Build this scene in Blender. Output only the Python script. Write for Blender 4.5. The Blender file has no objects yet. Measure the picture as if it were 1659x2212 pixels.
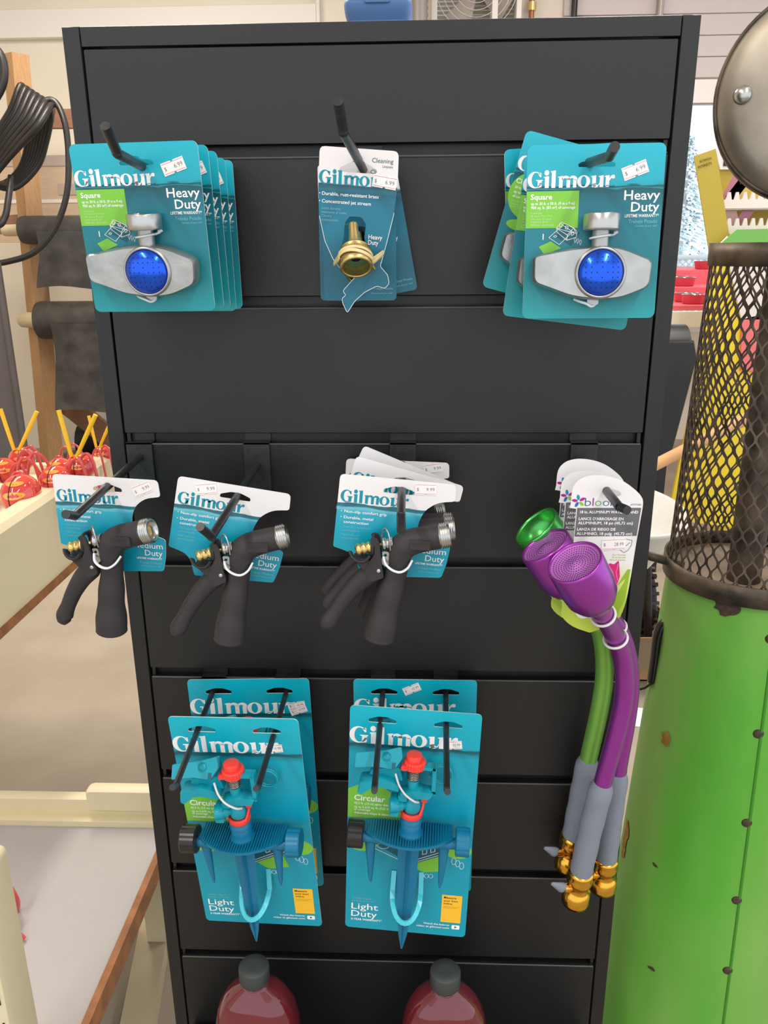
import bpy, math, random
from mathutils import Vector as V, Matrix
from mathutils.geometry import tessellate_polygon
random.seed(7)
PI = math.pi
SC = bpy.context.scene
COL = SC.collection

# ---------------------------------------------------------------- camera, sky, lights, exposure
CP = V((.0396, -.9105, 1.3836)); PITCH, ROLL, YAW, FPX = .3121, -.0087, -.0401, 1750.0
ca, sa, cz, sz = math.cos(PITCH), math.sin(PITCH), math.cos(YAW), math.sin(YAW)
CF = V((sz*ca, cz*ca, -sa)); r0 = V((cz, -sz, 0)); u0 = r0.cross(CF)
CR = math.cos(ROLL)*r0 + math.sin(ROLL)*u0
CU = -math.sin(ROLL)*r0 + math.cos(ROLL)*u0
cam = bpy.data.cameras.new('camera'); cam.lens = 36*FPX/2212; cam.sensor_width = 36; cam.clip_start = .02
camo = bpy.data.objects.new('camera', cam); COL.objects.link(camo)
camo.matrix_world = Matrix(((CR.x, CU.x, -CF.x, CP.x), (CR.y, CU.y, -CF.y, CP.y), (CR.z, CU.z, -CF.z, CP.z), (0, 0, 0, 1)))
SC.camera = camo
vs = SC.view_settings
vs.view_transform = 'Standard'; vs.look = 'None'; vs.gamma = 1; vs.use_curve_mapping = False; vs.exposure = 0.0
SC.display_settings.display_device = 'sRGB'
W = bpy.data.worlds.new('daylight'); SC.world = W; W.use_nodes = True
bg = W.node_tree.nodes['Background']; bg.inputs[0].default_value = (.90, .95, 1.0, 1); bg.inputs[1].default_value = 1.5
SC.cycles.max_bounces = 8; SC.cycles.diffuse_bounces = 4; SC.cycles.glossy_bounces = 4; SC.cycles.transmission_bounces = 8
SC.cycles.sample_clamp_indirect = 6; SC.cycles.caustics_reflective = False; SC.cycles.caustics_refractive = False
try: SC.cycles.use_denoising = True
except Exception: pass
def area(name, loc, sx, sy, power, col, rx=0, ry=0):
    l = bpy.data.lights.new(name, 'AREA'); l.shape = 'RECTANGLE'; l.size = sx; l.size_y = sy; l.energy = power; l.color = col
    o = bpy.data.objects.new(name, l); COL.objects.link(o); o.location = loc; o.rotation_euler = (rx, ry, 0)
    return o
area('ceiling_tube_light', (-1.3, -1.9, 3.45), .25, 2.4, 46, (1, .93, .84))
area('ceiling_tube_light', (1.1, -1.9, 3.45), .25, 2.4, 46, (1, .95, .89))
area('ceiling_tube_light', (-1.6, 2.4, 3.45), .25, 2.4, 110, (1, .91, .80))
area('ceiling_tube_light', (1.5, 2.4, 3.45), .25, 2.4, 60, (1, .94, .88))

# ---------------------------------------------------------------- helpers
def lin(c): return tuple((x/255/12.92 if x/255 <= .04045 else ((x/255+.055)/1.055)**2.4) for x in c)
MATS = {}
def mat(name, rgb, rough=.5, metal=0, var=0, vscale=20, bump=0, bscale=80, coat=0, spec=.5, stretch=(1, 1, 1), rgb2=None, trans=0, alpha=1, ior=1.45):
    if name in MATS: return MATS[name]
    m = bpy.data.materials.new(name); m.use_nodes = True; MATS[name] = m
    nt = m.node_tree; b = nt.nodes['Principled BSDF']
    c = lin(rgb)
    b.inputs['Base Color'].default_value = (*c, 1); b.inputs['Roughness'].default_value = rough; b.inputs['Metallic'].default_value = metal
    b.inputs['Coat Weight'].default_value = coat; b.inputs['Specular IOR Level'].default_value = spec
    b.inputs['Transmission Weight'].default_value = trans; b.inputs['IOR'].default_value = ior; b.inputs['Alpha'].default_value = alpha
    if var or rgb2 or bump:
        tc = nt.nodes.new('ShaderNodeTexCoord'); mp = nt.nodes.new('ShaderNodeMapping'); mp.inputs['Scale'].default_value = stretch
        nt.links.new(tc.outputs['Object'], mp.inputs[0])
    if var or rgb2:
        n = nt.nodes.new('ShaderNodeTexNoise'); n.inputs['Scale'].default_value = vscale; n.inputs['Detail'].default_value = 5
        nt.links.new(mp.outputs[0], n.inputs['Vector'])
        rp = nt.nodes.new('ShaderNodeValToRGB'); c2 = lin(rgb2) if rgb2 else c
        rp.color_ramp.elements[0].position = .35; rp.color_ramp.elements[1].position = .65
        rp.color_ramp.elements[0].color = (*(x*(1-var) for x in c), 1); rp.color_ramp.elements[1].color = (*(min(1, x*(1+var)) for x in c2), 1)
        nt.links.new(n.outputs[0], rp.inputs[0]); nt.links.new(rp.outputs[0], b.inputs['Base Color'])
    if bump:
        n2 = nt.nodes.new('ShaderNodeTexNoise'); n2.inputs['Scale'].default_value = bscale; n2.inputs['Detail'].default_value = 3
        nt.links.new(mp.outputs[0], n2.inputs['Vector'])
        bp = nt.nodes.new('ShaderNodeBump'); bp.inputs['Strength'].default_value = bump; bp.inputs['Distance'].default_value = .002
        nt.links.new(n2.outputs[0], bp.inputs['Height']); nt.links.new(bp.outputs[0], b.inputs['Normal'])
    return m
def ramp_mat(name, stops, amp=.0022, rough=.38, fx=55, fz=330):
    """printed card: colours down the card (metres below its top edge), the printed waterline rippled by noise"""
    if name in MATS: return MATS[name]
    m = bpy.data.materials.new(name); m.use_nodes = True; MATS[name] = m; nt = m.node_tree; b = nt.nodes['Principled BSDF']
    b.inputs['Roughness'].default_value = rough
    tc = nt.nodes.new('ShaderNodeTexCoord'); mp = nt.nodes.new('ShaderNodeMapping'); mp.inputs['Scale'].default_value = (fx, 0, fz)
    nt.links.new(tc.outputs['Object'], mp.inputs[0])
    n = nt.nodes.new('ShaderNodeTexNoise'); n.inputs['Scale'].default_value = 1; n.inputs['Detail'].default_value = 2; nt.links.new(mp.outputs[0], n.inputs['Vector'])
    sp = nt.nodes.new('ShaderNodeSeparateXYZ'); nt.links.new(tc.outputs['Object'], sp.inputs[0])
    a = nt.nodes.new('ShaderNodeMath'); a.operation = 'MULTIPLY_ADD'; a.inputs[1].default_value = amp*2; a.inputs[2].default_value = -amp
    nt.links.new(n.outputs[0], a.inputs[0])
    s = nt.nodes.new('ShaderNodeMath'); s.operation = 'SUBTRACT'; nt.links.new(a.outputs[0], s.inputs[0]); nt.links.new(sp.outputs[2], s.inputs[1])
    H = stops[-1][0]
    dv = nt.nodes.new('ShaderNodeMath'); dv.operation = 'DIVIDE'; dv.inputs[1].default_value = H; nt.links.new(s.outputs[0], dv.inputs[0])
    rp = nt.nodes.new('ShaderNodeValToRGB'); el = rp.color_ramp.elements
    while len(el) < len(stops): el.new(.5)
    for e, (p, c) in zip(el, stops): e.position = p/H; e.color = (*lin(c), 1)
    nt.links.new(dv.outputs[0], rp.inputs[0]); nt.links.new(rp.outputs[0], b.inputs['Base Color'])
    return m

class MB:
    def __init__(s, sc=1.0): s.v = []; s.f = []; s.mi = []; s.sm = []; s.mats = []; s.sc = sc
    def add(s, verts, faces, m, smooth=False, M=None):
        if m not in s.mats: s.mats.append(m)
        k = s.mats.index(m); o = len(s.v)
        for p in verts:
            p = V(p)
            if M is not None: p = M @ p
            s.v.append(p*s.sc)
        for f in faces: s.f.append([i+o for i in f]); s.mi.append(k); s.sm.append(smooth)
        return s
    def build(s, name, parent=None, fix=True):
        me = bpy.data.meshes.new(name); me.from_pydata([tuple(p) for p in s.v], [], s.f)
        for m in s.mats: me.materials.append(m)
        me.polygons.foreach_set('material_index', s.mi); me.polygons.foreach_set('use_smooth', s.sm)
        me.update()
        o = bpy.data.objects.new(name, me); COL.objects.link(o)
        if parent is not None: o.parent = parent
        return o
    # shapes
    def box(s, x0, x1, y0, y1, z0, z1, m, b=0, M=None):
        if b <= 0:
            v = [(x, y, z) for x in (x0, x1) for y in (y0, y1) for z in (z0, z1)]
            return s.add(v, [(0, 1, 3, 2), (4, 6, 7, 5), (0, 4, 5, 1), (2, 3, 7, 6), (0, 2, 6, 4), (1, 5, 7, 3)], m, False, M)
        return s.plate([rrect(x0, z0, x1, z1, b, 3)], y0, y1, m, M, bev=b*.6)
    def loft(s, loops, m, smooth=True, caps=True, M=None, closed=False):
        n = len(loops[0]); v = [p for l in loops for p in l]; f = []
        for k in range(len(loops) - (0 if closed else 1)):
            a, b = k*n, ((k+1) % len(loops))*n
            for i in range(n): j = (i+1) % n; f.append((a+i, a+j, b+j, b+i))
        s.add(v, f, m, smooth, M)
        if caps and not closed:
            o = (len(loops)-1)*n
            s.add(loops[0], [list(range(n))[::-1]], m, False, M); s.add(loops[-1], [list(range(n))], m, False, M)
        return s
    def plate(s, loops, y0, y1, m, M=None, bev=0, side=None):
        """flat shape in x,z (first loop outer, others holes) between y0 (viewer side) and y1"""
        L = [[V((p[0], p[1], 0)) for p in l] for l in loops]
        tri = tessellate_polygon(L); flat = [p for l in loops for p in l]; n = len(flat)
        if bev and len(loops) == 1:
            l = loops[0]; ins = inset(l, bev)
            s.loft([[(p[0], y0, p[1]) for p in ins], [(p[0], y0+bev, p[1]) for p in l], [(p[0], y1-bev, p[1]) for p in l], [(p[0], y1, p[1]) for p in ins]], m, True, False, M)
            for y in (y0, y1): s.add([(p[0], y, p[1]) for p in ins], [list(t) for t in tri], m, False, M)
            return s
        s.add([(p[0], y0, p[1]) for p in flat], [list(t) for t in tri], m, False, M)
        if y1 != y0:
            s.add([(p[0], y1, p[1]) for p in flat], [list(t) for t in tri], m, False, M)
            for l in loops:
                k = len(l); s.add([(p[0], y0, p[1]) for p in l]+[(p[0], y1, p[1]) for p in l], [(i, (i+1) % k, (i+1) % k+k, i+k) for i in range(k)], side or m, False, M)
        return s
    def tube(s, path, r, m, n=12, closed=False, flat=1.0, up=None, M=None, caps=True):
        path = [V(p) for p in path]; N = len(path); R = r if isinstance(r, (list, tuple)) else [r]*N
        T = []
        for i in range(N):
            a = path[(i-1) % N] if (closed or i > 0) else path[i]; b = path[(i+1) % N] if (closed or i < N-1) else path[i]
            T.append((b-a).normalized())
        ref = V(up) if up is not None else (V((0, 1, 0)) if abs(T[0].y) < .8 else V((1, 0, 0)))
        loops = []; u = (ref - ref.dot(T[0])*T[0]).normalized()
        for i in range(N):
            if up is not None: u = V(up) - V(up).dot(T[i])*T[i]
            else: u = u - u.dot(T[i])*T[i]
            u.normalize(); w = T[i].cross(u)
            loops.append([path[i] + u*(R[i]*flat*math.sin(2*PI*k/n)) + w*(R[i]*math.cos(2*PI*k/n)) for k in range(n)])
        return s.loft(loops, m, True, caps, M, closed)
    def lathe(s, prof, m, n=24, M=None, smooth=True, caps=True):
        """profile (radius, height) round local z"""
        return s.loft([[(max(r, 1e-4)*math.cos(2*PI*k/n), max(r, 1e-4)*math.sin(2*PI*k/n), h) for k in range(n)] for r, h in prof], m, smooth, caps, M)
    def torus(s, c, R, r, m, axis='y', n=28, k=8, M=None, ry=None):
        p = []
        for i in range(n):
            a = 2*PI*i/n; x, y = R*math.cos(a), (ry or R)*math.sin(a)
            q = {'y': (x, 0, y), 'z': (x, y, 0), 'x': (0, x, y)}[axis]; p.append(V(c)+V(q))
        return s.tube(p, r, m, k, True, up={'y': (0, 1, 0), 'z': (0, 0, 1), 'x': (1, 0, 0)}[axis], M=M)
def inset(l, d):
    n = len(l); A = sum(l[i][0]*l[(i+1) % n][1]-l[(i+1) % n][0]*l[i][1] for i in range(n)); sg = 1 if A > 0 else -1; o = []
    for i in range(n):
        a, b, c = V(l[i-1][:2]), V(l[i][:2]), V(l[(i+1) % n][:2]); e1 = (b-a); e2 = (c-b)
        n1 = V((-e1.y, e1.x)).normalized(); n2 = V((-e2.y, e2.x)).normalized(); q = n1+n2
        q = q/max(.35, q.length_squared)*2 if q.length > 1e-6 else n1
        o.append((b.x+sg*q.x*d*.5*1.0, b.y+sg*q.y*d*.5*1.0) if False else (b.x+sg*q.x*d*.5, b.y+sg*q.y*d*.5))
    return o
def arc(cx, cy, r, a0, a1, n=6, ry=None):
    return [(cx+r*math.cos(math.radians(a0+(a1-a0)*i/n)), cy+(ry or r)*math.sin(math.radians(a0+(a1-a0)*i/n))) for i in range(n+1)]
def rrect(x0, y0, x1, y1, r, n=5):
    return arc(x0+r, y0+r, r, 180, 270, n)+arc(x1-r, y0+r, r, 270, 360, n)+arc(x1-r, y1-r, r, 0, 90, n)+arc(x0+r, y1-r, r, 90, 180, n)
def circ(cx, cy, r, n=24, ry=None): return arc(cx, cy, r, 0, 360-360/n, n-1, ry)
def rpoly(pts, r, n=4):
    """polygon with rounded corners; r one radius or one per corner"""
    o = []; N = len(pts)
    for i in range(N):
        a, b, c = V(pts[i-1][:2]), V(pts[i][:2]), V(pts[(i+1) % N][:2]); rr = r[i] if isinstance(r, (list, tuple)) else r
        if rr <= 0: o.append(tuple(b)); continue
        d1 = (a-b); d2 = (c-b); t = min(rr, d1.length*.48, d2.length*.48); p, q = b+d1.normalized()*t, b+d2.normalized()*t
        for k in range(n+1):
            u = k/n; o.append(tuple(p*(1-u)**2+b*2*u*(1-u)+q*u*u))
    return o
def smooth(pts, k=5, closed=False):
    pts = [V(p) for p in pts]; o = []; N = len(pts)
    for i in range(N if closed else N-1):
        g = lambda j: pts[j % N] if closed else pts[max(0, min(N-1, j))]
        a, b, c, d = g(i-1), g(i), g(i+1), g(i+2)
        for s in range(k):
            t = s/k; o.append(.5*((2*b)+(c-a)*t+(2*a-5*b+4*c-d)*t*t+(3*b-a-3*c+d)*t**3))
    if not closed: o.append(pts[-1])
    return o
def axis_m(p, d):
    """matrix that puts local z along d at p"""
    z = V(d).normalized(); x = V((0, 1, 0)).cross(z)
    if x.length < 1e-3: x = V((1, 0, 0))
    x.normalize(); y = z.cross(x)
    return Matrix(((x.x, y.x, z.x, p[0]), (x.y, y.y, z.y, p[1]), (x.z, y.z, z.z, p[2]), (0, 0, 0, 1)))
def interp(vals, k=5, n=None):
    o = []
    for i in range(len(vals)-1):
        for s in range(k): o.append(vals[i]+(vals[i+1]-vals[i])*s/k)
    return o+[vals[-1]]

TXT = {}
def text_geo(s, bold):
    if (s, bold) not in TXT:
        cu = bpy.data.curves.new('t', 'FONT'); cu.body = s; cu.size = 1; cu.resolution_u = 2; cu.offset = bold; cu.fill_mode = 'FRONT'
        o = bpy.data.objects.new('t', cu); COL.objects.link(o); dg = bpy.context.evaluated_depsgraph_get(); e = o.evaluated_get(dg); me = e.to_mesh()
        vv = [tuple(v.co) for v in me.vertices]; ff = [list(p.vertices) for p in me.polygons]
        e.to_mesh_clear(); bpy.data.objects.remove(o); bpy.data.curves.remove(cu)
        TXT[(s, bold)] = (vv, ff)
    return TXT[(s, bold)]
def tx(mb, s, x, z, size, m, y=-.25, align='L', bold=0.0, width=None, rot=0, M=None):
    """printed words; x,z = baseline start (L), end (R) or middle (C)"""
    vv, ff = text_geo(s, bold)
    if not vv: return
    xs = [p[0] for p in vv]; a, b = min(xs), max(xs); kx = size if width is None else width/(b-a)
    off = {'L': -a*kx, 'R': -b*kx, 'C': -(a+b)/2*kx}[align]; c, sn = math.cos(math.radians(rot)), math.sin(math.radians(rot))
    out = []
    for p in vv:
        u, w = p[0]*kx+off, p[1]*size; out.append((x+u*c-w*sn, y, z+u*sn+w*c))
    mb.add(out, ff, m, False, M)
def logo(mb, x0, z0, w, m, y=-.25, cap=None):
    """the serif wordmark, letter by letter"""
    k = w/6.3; h = (cap or k); P = []
    def poly(*l): P.append(list(l))
    ring = lambda cx, cy, rx, ry, ix, iy: [circ(cx, cy, rx, 28, ry), circ(cx, cy, ix, 28, iy)]
    g = arc(.54, .5, .54, 38, 345, 26, .51)+arc(.60, .5, .31, 335, 52, 20, .44)
    poly(g); poly([(.98, .66), (.90, .66), (.74, .88), (.88, .93), (.98, .93)]); poly([(.74, .0), (1.02, .06), (1.02, .42), (1.1, .44), (1.1, .5), (.62, .5), (.62, .44), (.74, .42)])
    stem = lambda x, t, ww=.29: [(x, 0), (x+ww, 0), (x+ww, t), (x+.02, t-.03), (x-.08, t-.05), (x-.08, t-.1), (x, t-.12)]
    poly(stem(1.26, .72)); poly(circ(1.38, .92, .17, 18))
    poly(stem(1.74, 1.06))
    poly(stem(2.28, .72, .27)); poly(stem(2.83, .6, .26)[:4]+[(2.83, .55)]); poly([(3.3, 0), (3.55, 0), (3.55, .5), (3.3, .5)])
    for a in (2.5, 3.02): poly([(a, .46)]+arc(a+.27, .46, .27+.05, 165, 0, 10, .27)+arc(a+.2, .46, .14, 0, 165, 8, .12))
    P.append(ring(4.06, .36, .47, .38, .2, .31))
    poly(stem(4.68, .72, .27)); poly(stem(5.22, .72, .27)); poly([(4.68, .2)]+arc(4.93, .22, .26, 180, 330, 10, .25)+[(5.22, .2), (5.22, .3)]+arc(5.06, .26, .12, 0, -180, 6, .13))
    poly(stem(5.64, .72, .27)); poly([(5.88, .46), (6.0, .66), (6.14, .74), (6.28, .72), (6.3, .56), (6.2, .5), (6.05, .54), (5.92, .38)])
    for p in P:
        L = p if isinstance(p[0], list) else [p]
        mb.plate([[(x0+a*k, z0+b*h) for a, b in l] for l in L], y, y, m)

def thing(name, label, cat, loc=(0, 0, 0), rot=None, group=None):
    o = bpy.data.objects.new(name, None); COL.objects.link(o); o.empty_display_size = .02; o.location = loc
    if rot is not None: o.rotation_euler = rot
    o['label'] = label; o['category'] = cat
    if group: o['group'] = group
    return o
def tag(o, label, cat, group=None, kind=None):
    o['label'] = label; o['category'] = cat
    if group: o['group'] = group
    if kind: o['kind'] = kind
    return o
def struct(o, label=None, cat=None):
    o['kind'] = 'structure'
    if label: o['label'] = label; o['category'] = cat
    return o
def children(o): return [c for c in COL.objects if c.parent == o]
def copy_tree(o, skip=()):
    """a thing with copies of its parts and sub-parts"""
    def rec(a, par):
        c = a.copy(); COL.objects.link(c)
        if par is not None: c.parent = par
        for ch in children(a):
            if ch.name.split('.')[0] not in skip: rec(ch, c)
        return c
    return rec(o, None)
def pose(o, loc, roll=0, yaw=0, pitch=0):
    """roll in the card's own plane, then pitch, then yaw (degrees)"""
    o.location = loc
    o.rotation_euler = (Matrix.Rotation(math.radians(yaw), 3, 'Z') @ Matrix.Rotation(math.radians(pitch), 3, 'X') @ Matrix.Rotation(math.radians(roll), 3, 'Y')).to_euler()
    return o
def at(px, py, y):
    """world point on the plane y seen at a picture point; used to read real positions off the photo"""
    d = CF + CR*((px-829.5)/FPX) - CU*((py-1106)/FPX); return CP + d*((y-CP.y)/d.y)
def atz(px, py, z):
    d = CF + CR*((px-829.5)/FPX) - CU*((py-1106)/FPX); return CP + d*((z-CP.z)/d.z)

# ---------------------------------------------------------------- materials
BLK = mat('black_powder_coat', (19, 19, 20), .42, bump=.12, bscale=900, spec=.62); EDGE_HL = mat('painted_edge_highlight', (74, 74, 75), .4)  # EDGE_HL: lighter grey paints in the highlight along the slot edges
SLOTD = mat('slot_back', (12, 12, 13), .6)
HOOKM = mat('hook_black', (40, 41, 44), .38, var=.25, vscale=120, spec=.6)
WHITE = mat('white_print', (243, 240, 241), .4); GREENP = mat('green_print', (126, 197, 66), .4)
PALEG = mat('pale_green_print', (186, 226, 160), .4); DKTEAL = mat('dark_teal_print', (16, 92, 108), .4)
LOGOT = mat('teal_print', (0, 142, 164), .4); PALET = mat('pale_teal_print', (120, 188, 200), .4); CARDW = mat('card_edge', (226, 236, 236), .6)
NAVYT = mat('slate_print', (60, 96, 112), .4); RED = mat('red_line', (214, 74, 84), .5); GREYT = mat('grey_ink', (110, 108, 112), .6)
STK = mat('sticker_paper', (244, 240, 240), .5)
ALU = mat('cast_zinc', (176, 176, 174), .34, .85, var=.12, vscale=45, bump=.15, bscale=120)
ALU2 = mat('machined_zinc', (186, 186, 184), .28, .95)
BLUED = mat('anodised_blue', (22, 86, 222), .22, .75, coat=.3); HOLE = mat('hole_dark', (12, 20, 60), .7)
CLEARP = mat('clear_nylon', (226, 232, 236), .3, spec=.6)
BRASS = mat('brass', (226, 196, 128), .3, .9, var=.06, vscale=60); GASKET = mat('green_washer', (90, 128, 92), .6); RUBBER = mat('rubber_band', (226, 204, 150), .55)
NOZ = mat('rubber_black', (52, 49, 51), .55, spec=.4, bump=.1, bscale=700); RIV = mat('rivet_steel', (206, 206, 208), .3, .9)
TEALP = mat('teal_plastic', (12, 150, 170), .32); BLUEP = mat('blue_teal_plastic', (10, 112, 150), .34); REDP = mat('red_plastic', (240, 66, 56), .3); SPRNG = mat('spring_steel', (150, 148, 142), .3, .95)
BLACKP = mat('black_plastic', (34, 32, 33), .25); STRAP = mat('strap_light_blue', (80, 206, 226), .2, coat=.4)
YEL = mat('yellow_print', (246, 190, 48), .4); INK = mat('black_ink', (36, 30, 24), .5)
PURP = mat('anodised_purple', (158, 62, 168), .3, .7, coat=.15); PURPF = mat('satin_lavender', (198, 118, 210), .45, .45); GRN = mat('anodised_green', (84, 186, 92), .26, .75, coat=.2); GREY = mat('grey_foam', (128, 134, 146), .75, bump=.2, bscale=600)
LIME = mat('anodised_lime', (128, 186, 84), .42, .55)
DOTM = mat('hole_purple', (52, 14, 62), .7); GOLD = mat('gold_brass', (226, 172, 66), .2, 1.0); LTIE = mat('white_ring', (226, 222, 222), .4)
SQCARD = ramp_mat('teal_card', [(0, (28, 178, 200)), (.030, (22, 166, 188)), (.0335, (20, 160, 182)), (.0342, (8, 70, 82)), (.0352, (12, 92, 104)), (.0362, (26, 156, 172)), (.0370, (10, 80, 90)), (.041, (12, 96, 110)), (.06, (16, 120, 138)), (.10, (16, 124, 136)), (.148, (24, 152, 160))], .0034, fx=38, fz=240)
LTCARD = ramp_mat('cyan_card', [(0, (0, 178, 200)), (.042, (0, 166, 190)), (.0475, (0, 160, 184)), (.0485, (6, 66, 78)), (.0515, (8, 96, 110)), (.0535, (6, 132, 152)), (.06, (0, 160, 184)), (.15, (0, 150, 178)), (.25, (0, 150, 172)), (.325, (0, 152, 176))], .003)
NZCARD = ramp_mat('white_and_teal_card', [(0, (234, 231, 233)), (.0212, (234, 231, 233)), (.0219, (14, 84, 98)), (.0234, (28, 120, 136)), (.0243, (16, 92, 106)), (.0262, (110, 190, 205)), (.030, (46, 164, 188)), (.05, (0, 158, 186)), (.1, (0, 148, 172))], .0028, fx=40, fz=260)
JTCARD = ramp_mat('white_and_blue_card', [(0, (234, 230, 232)), (.0315, (234, 230, 232)), (.0325, (20, 78, 98)), (.037, (34, 104, 124)), (.039, (20, 96, 118)), (.05, (24, 116, 144)), (.075, (20, 118, 146)), (.10, (20, 100, 124)), (.16, (30, 112, 136))], .0022)
WDCARD = ramp_mat('white_and_leaf_card', [(0, (234, 231, 233)), (.078, (234, 231, 231)), (.092, (214, 226, 160)), (.125, (176, 204, 70)), (.17, (196, 210, 70))], .012, fx=60, fz=30)
FLOOR = mat('concrete', (178, 166, 150), .75, var=.08, vscale=3.2, rgb2=(152, 141, 126), bump=.25, bscale=30)
WALLM = mat('wall_cream_paint', (234, 226, 210), .7, var=.02, vscale=3); WHITEW = mat('white_trim_paint', (238, 234, 228), .55)
WOOD = mat('raw_lumber', (196, 156, 112), .7, var=.12, vscale=14, stretch=(9, 9, 1), rgb2=(168, 128, 90)); WOODD = mat('brown_lumber', (136, 98, 76), .7, var=.1, vscale=10, stretch=(1, 4, 8))
FABR = mat('landscape_fabric', (58, 55, 53), .42, var=.1, vscale=9, bump=.3, bscale=40, rgb2=(78, 74, 71)); CREAM = mat('cream_enamel', (222, 210, 176), .45, var=.03, vscale=6)
GPUMP = mat('green_enamel', (86, 166, 52), .42, var=.05, vscale=7, stretch=(1, 1, .25), rgb2=(122, 168, 82), spec=.4); RUST = mat('burnt_weld', (66, 52, 40), .7, var=.3, vscale=200); IRON = mat('oiled_iron', (72, 66, 60), .5, .6, var=.3, vscale=30, rgb2=(96, 84, 72))
LIDM = mat('tarnished_steel', (146, 137, 124), .42, .75, var=.16, vscale=9, rgb2=(168, 158, 144)); PLATE = mat('brown_plate', (150, 132, 112), .7, var=.15, vscale=20); STAIN = mat('rust_stain', (150, 116, 52), .7, var=.3, vscale=60)

# ---------------------------------------------------------------- display panel with slots
ZT, SP, S1, GAP, PW = 1.6, .1524, .1112, .0125, .3171
ZB = .05
slotz = [ZT-S1-k*SP for k in range(10)]
disp = thing('slatwall_display', 'tall black slotted metal display stand in the middle of the shop', 'display stand', (0, 0, 0))
IN = PW-.0185
def rail(x0, x1, z0, z1, y0=0, y1=.042): return MB().plate([[(x0, z0), (x1, z0), (x1, z1), (x0, z1)]], y0, y1, BLK, bev=.0012)
for a, b in ((-PW, -IN-.0004), (IN+.0004, PW)): rail(a, b, 0, ZT).build('frame_stile', disp)
rail(-IN, IN, ZT-.0185, ZT).build('frame_rail', disp)
top = ZT-.0185-.0011
for k, zs in enumerate(slotz):
    MB().plate([rrect(-IN+.0008, zs, IN-.0008, top, .0022, 3)], .0006, .017, BLK, bev=.0022).build('slat', disp)
    MB().tube([(-IN+.003, .0004, top+.0), (IN-.003, .0004, top+.0)], .0012, EDGE_HL, 10).build('slat_edge_highlight', disp) if k else None
    top = zs-GAP
MB().plate([rrect(-IN+.0008, ZB, IN-.0008, top, .0022, 3)], .0006, .017, BLK, bev=.0022).build('slat', disp)
MB().box(-IN, IN, .0125, .03, ZB, ZT-.02, BLK).build('back_panel', disp)
for zs in slotz:   # little upright ends that close each slot
    for sx in (-1, 1): MB().box(sx*(IN-.0045)-.002, sx*(IN-.0045)+.002, .004, .0125, zs-GAP, zs, BLK).build('slot_end', disp)

# ---------------------------------------------------------------- hooks
def hook(label, x0, z0, pts, slot, group, bw=.030, bh=.062, r=.0042):
    """bracket hung in a slot, rod from the bracket through pts (world)"""
    h = thing('display_hook', label, 'hook', (x0, 0, z0), None, group)
    zs = slotz[slot-1]-z0; b = MB(); low = -bh+.02
    b.plate([rrect(-bw/2, low, bw/2, zs-GAP+.0025, .0012, 2)], -.0034, -.0014, HOOKM)
    b.box(-bw/2, bw/2, -.0034, .012, zs-GAP+.0004, zs-GAP+.0028, HOOKM)
    b.box(-bw/2, bw/2, .0095, .012, zs-GAP, zs-.001, HOOKM); b.build('bracket', h)
    P = [V(p)-V((x0, 0, z0)) for p in pts]
    MB().tube(smooth([(0, -.002, 0), P[0]*.5+V((0, 0, 0)), P[0]*.93, P[0], P[0]+(P[1]-P[0])*.12, P[0]+(P[1]-P[0])*.6, P[1]], 4), r, HOOKM, 12).build('rod', h)
    return h
TG, MG, BG = 'hooks of the top row', 'hooks of the middle row', 'long hooks of the bottom row'
hook('black hook with upturned tip holding the left stack of square sprinkler cards', -.212, 1.452, [(-.204, -.2004, 1.4607), (-.2027, -.226, 1.478)], 1, TG)
hook('black hook with long raised tip holding the brass jet nozzle cards', -.011, 1.456, [(-.0188, -.2, 1.4745), (-.0202, -.226, 1.4925)], 1, TG)
hook('black hook poking out above the right-hand square sprinkler card', .183, 1.458, [(.1955, -.193, 1.4545), (.1937, -.218, 1.459)], 1, TG)
hook('leftmost black hook of the middle row, through the left spray nozzle card', -.281, 1.157, [(-.2789, -.2, 1.1494), (-.2775, -.222, 1.158)], 3, MG)
hook('black hook through the card of the second spray nozzle, its tip covering the trigger', -.1437, 1.148, [(-.1512, -.2, 1.1293), (-.1540, -.226, 1.148)], 3, MG)
hook('black hook running through the fan of stacked spray nozzle cards', .0255, 1.150, [(.0267, -.2, 1.1511), (.0275, -.226, 1.1452)], 3, MG)
hook('black hook carrying the watering wand cards on the right', .232, 1.152, [(.2255, -.2, 1.1599), (.2297, -.212, 1.1605)], 3, MG)
for x, lab in ((-.2155, 'far left long hook of the bottom row, left hole of the left impact sprinkler'), (-.1215, 'second long hook from the left on the bottom row, right of the left sprinkler'),
               (0.0, 'third long hook on the bottom row, left hole of the right impact sprinkler'), (.0795, 'rightmost long hook of the bottom row, right hole of the right impact sprinkler')):
    ex = {-.2155: -.2095, -.1215: -.1227, 0.0: -.0012, .0795: .0735}[x]
    hook(lab, x, .8545, [(ex, -.2, .8525), (ex+.0004, -.212, .859)], 5, BG, .031, .04, .0034)

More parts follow.
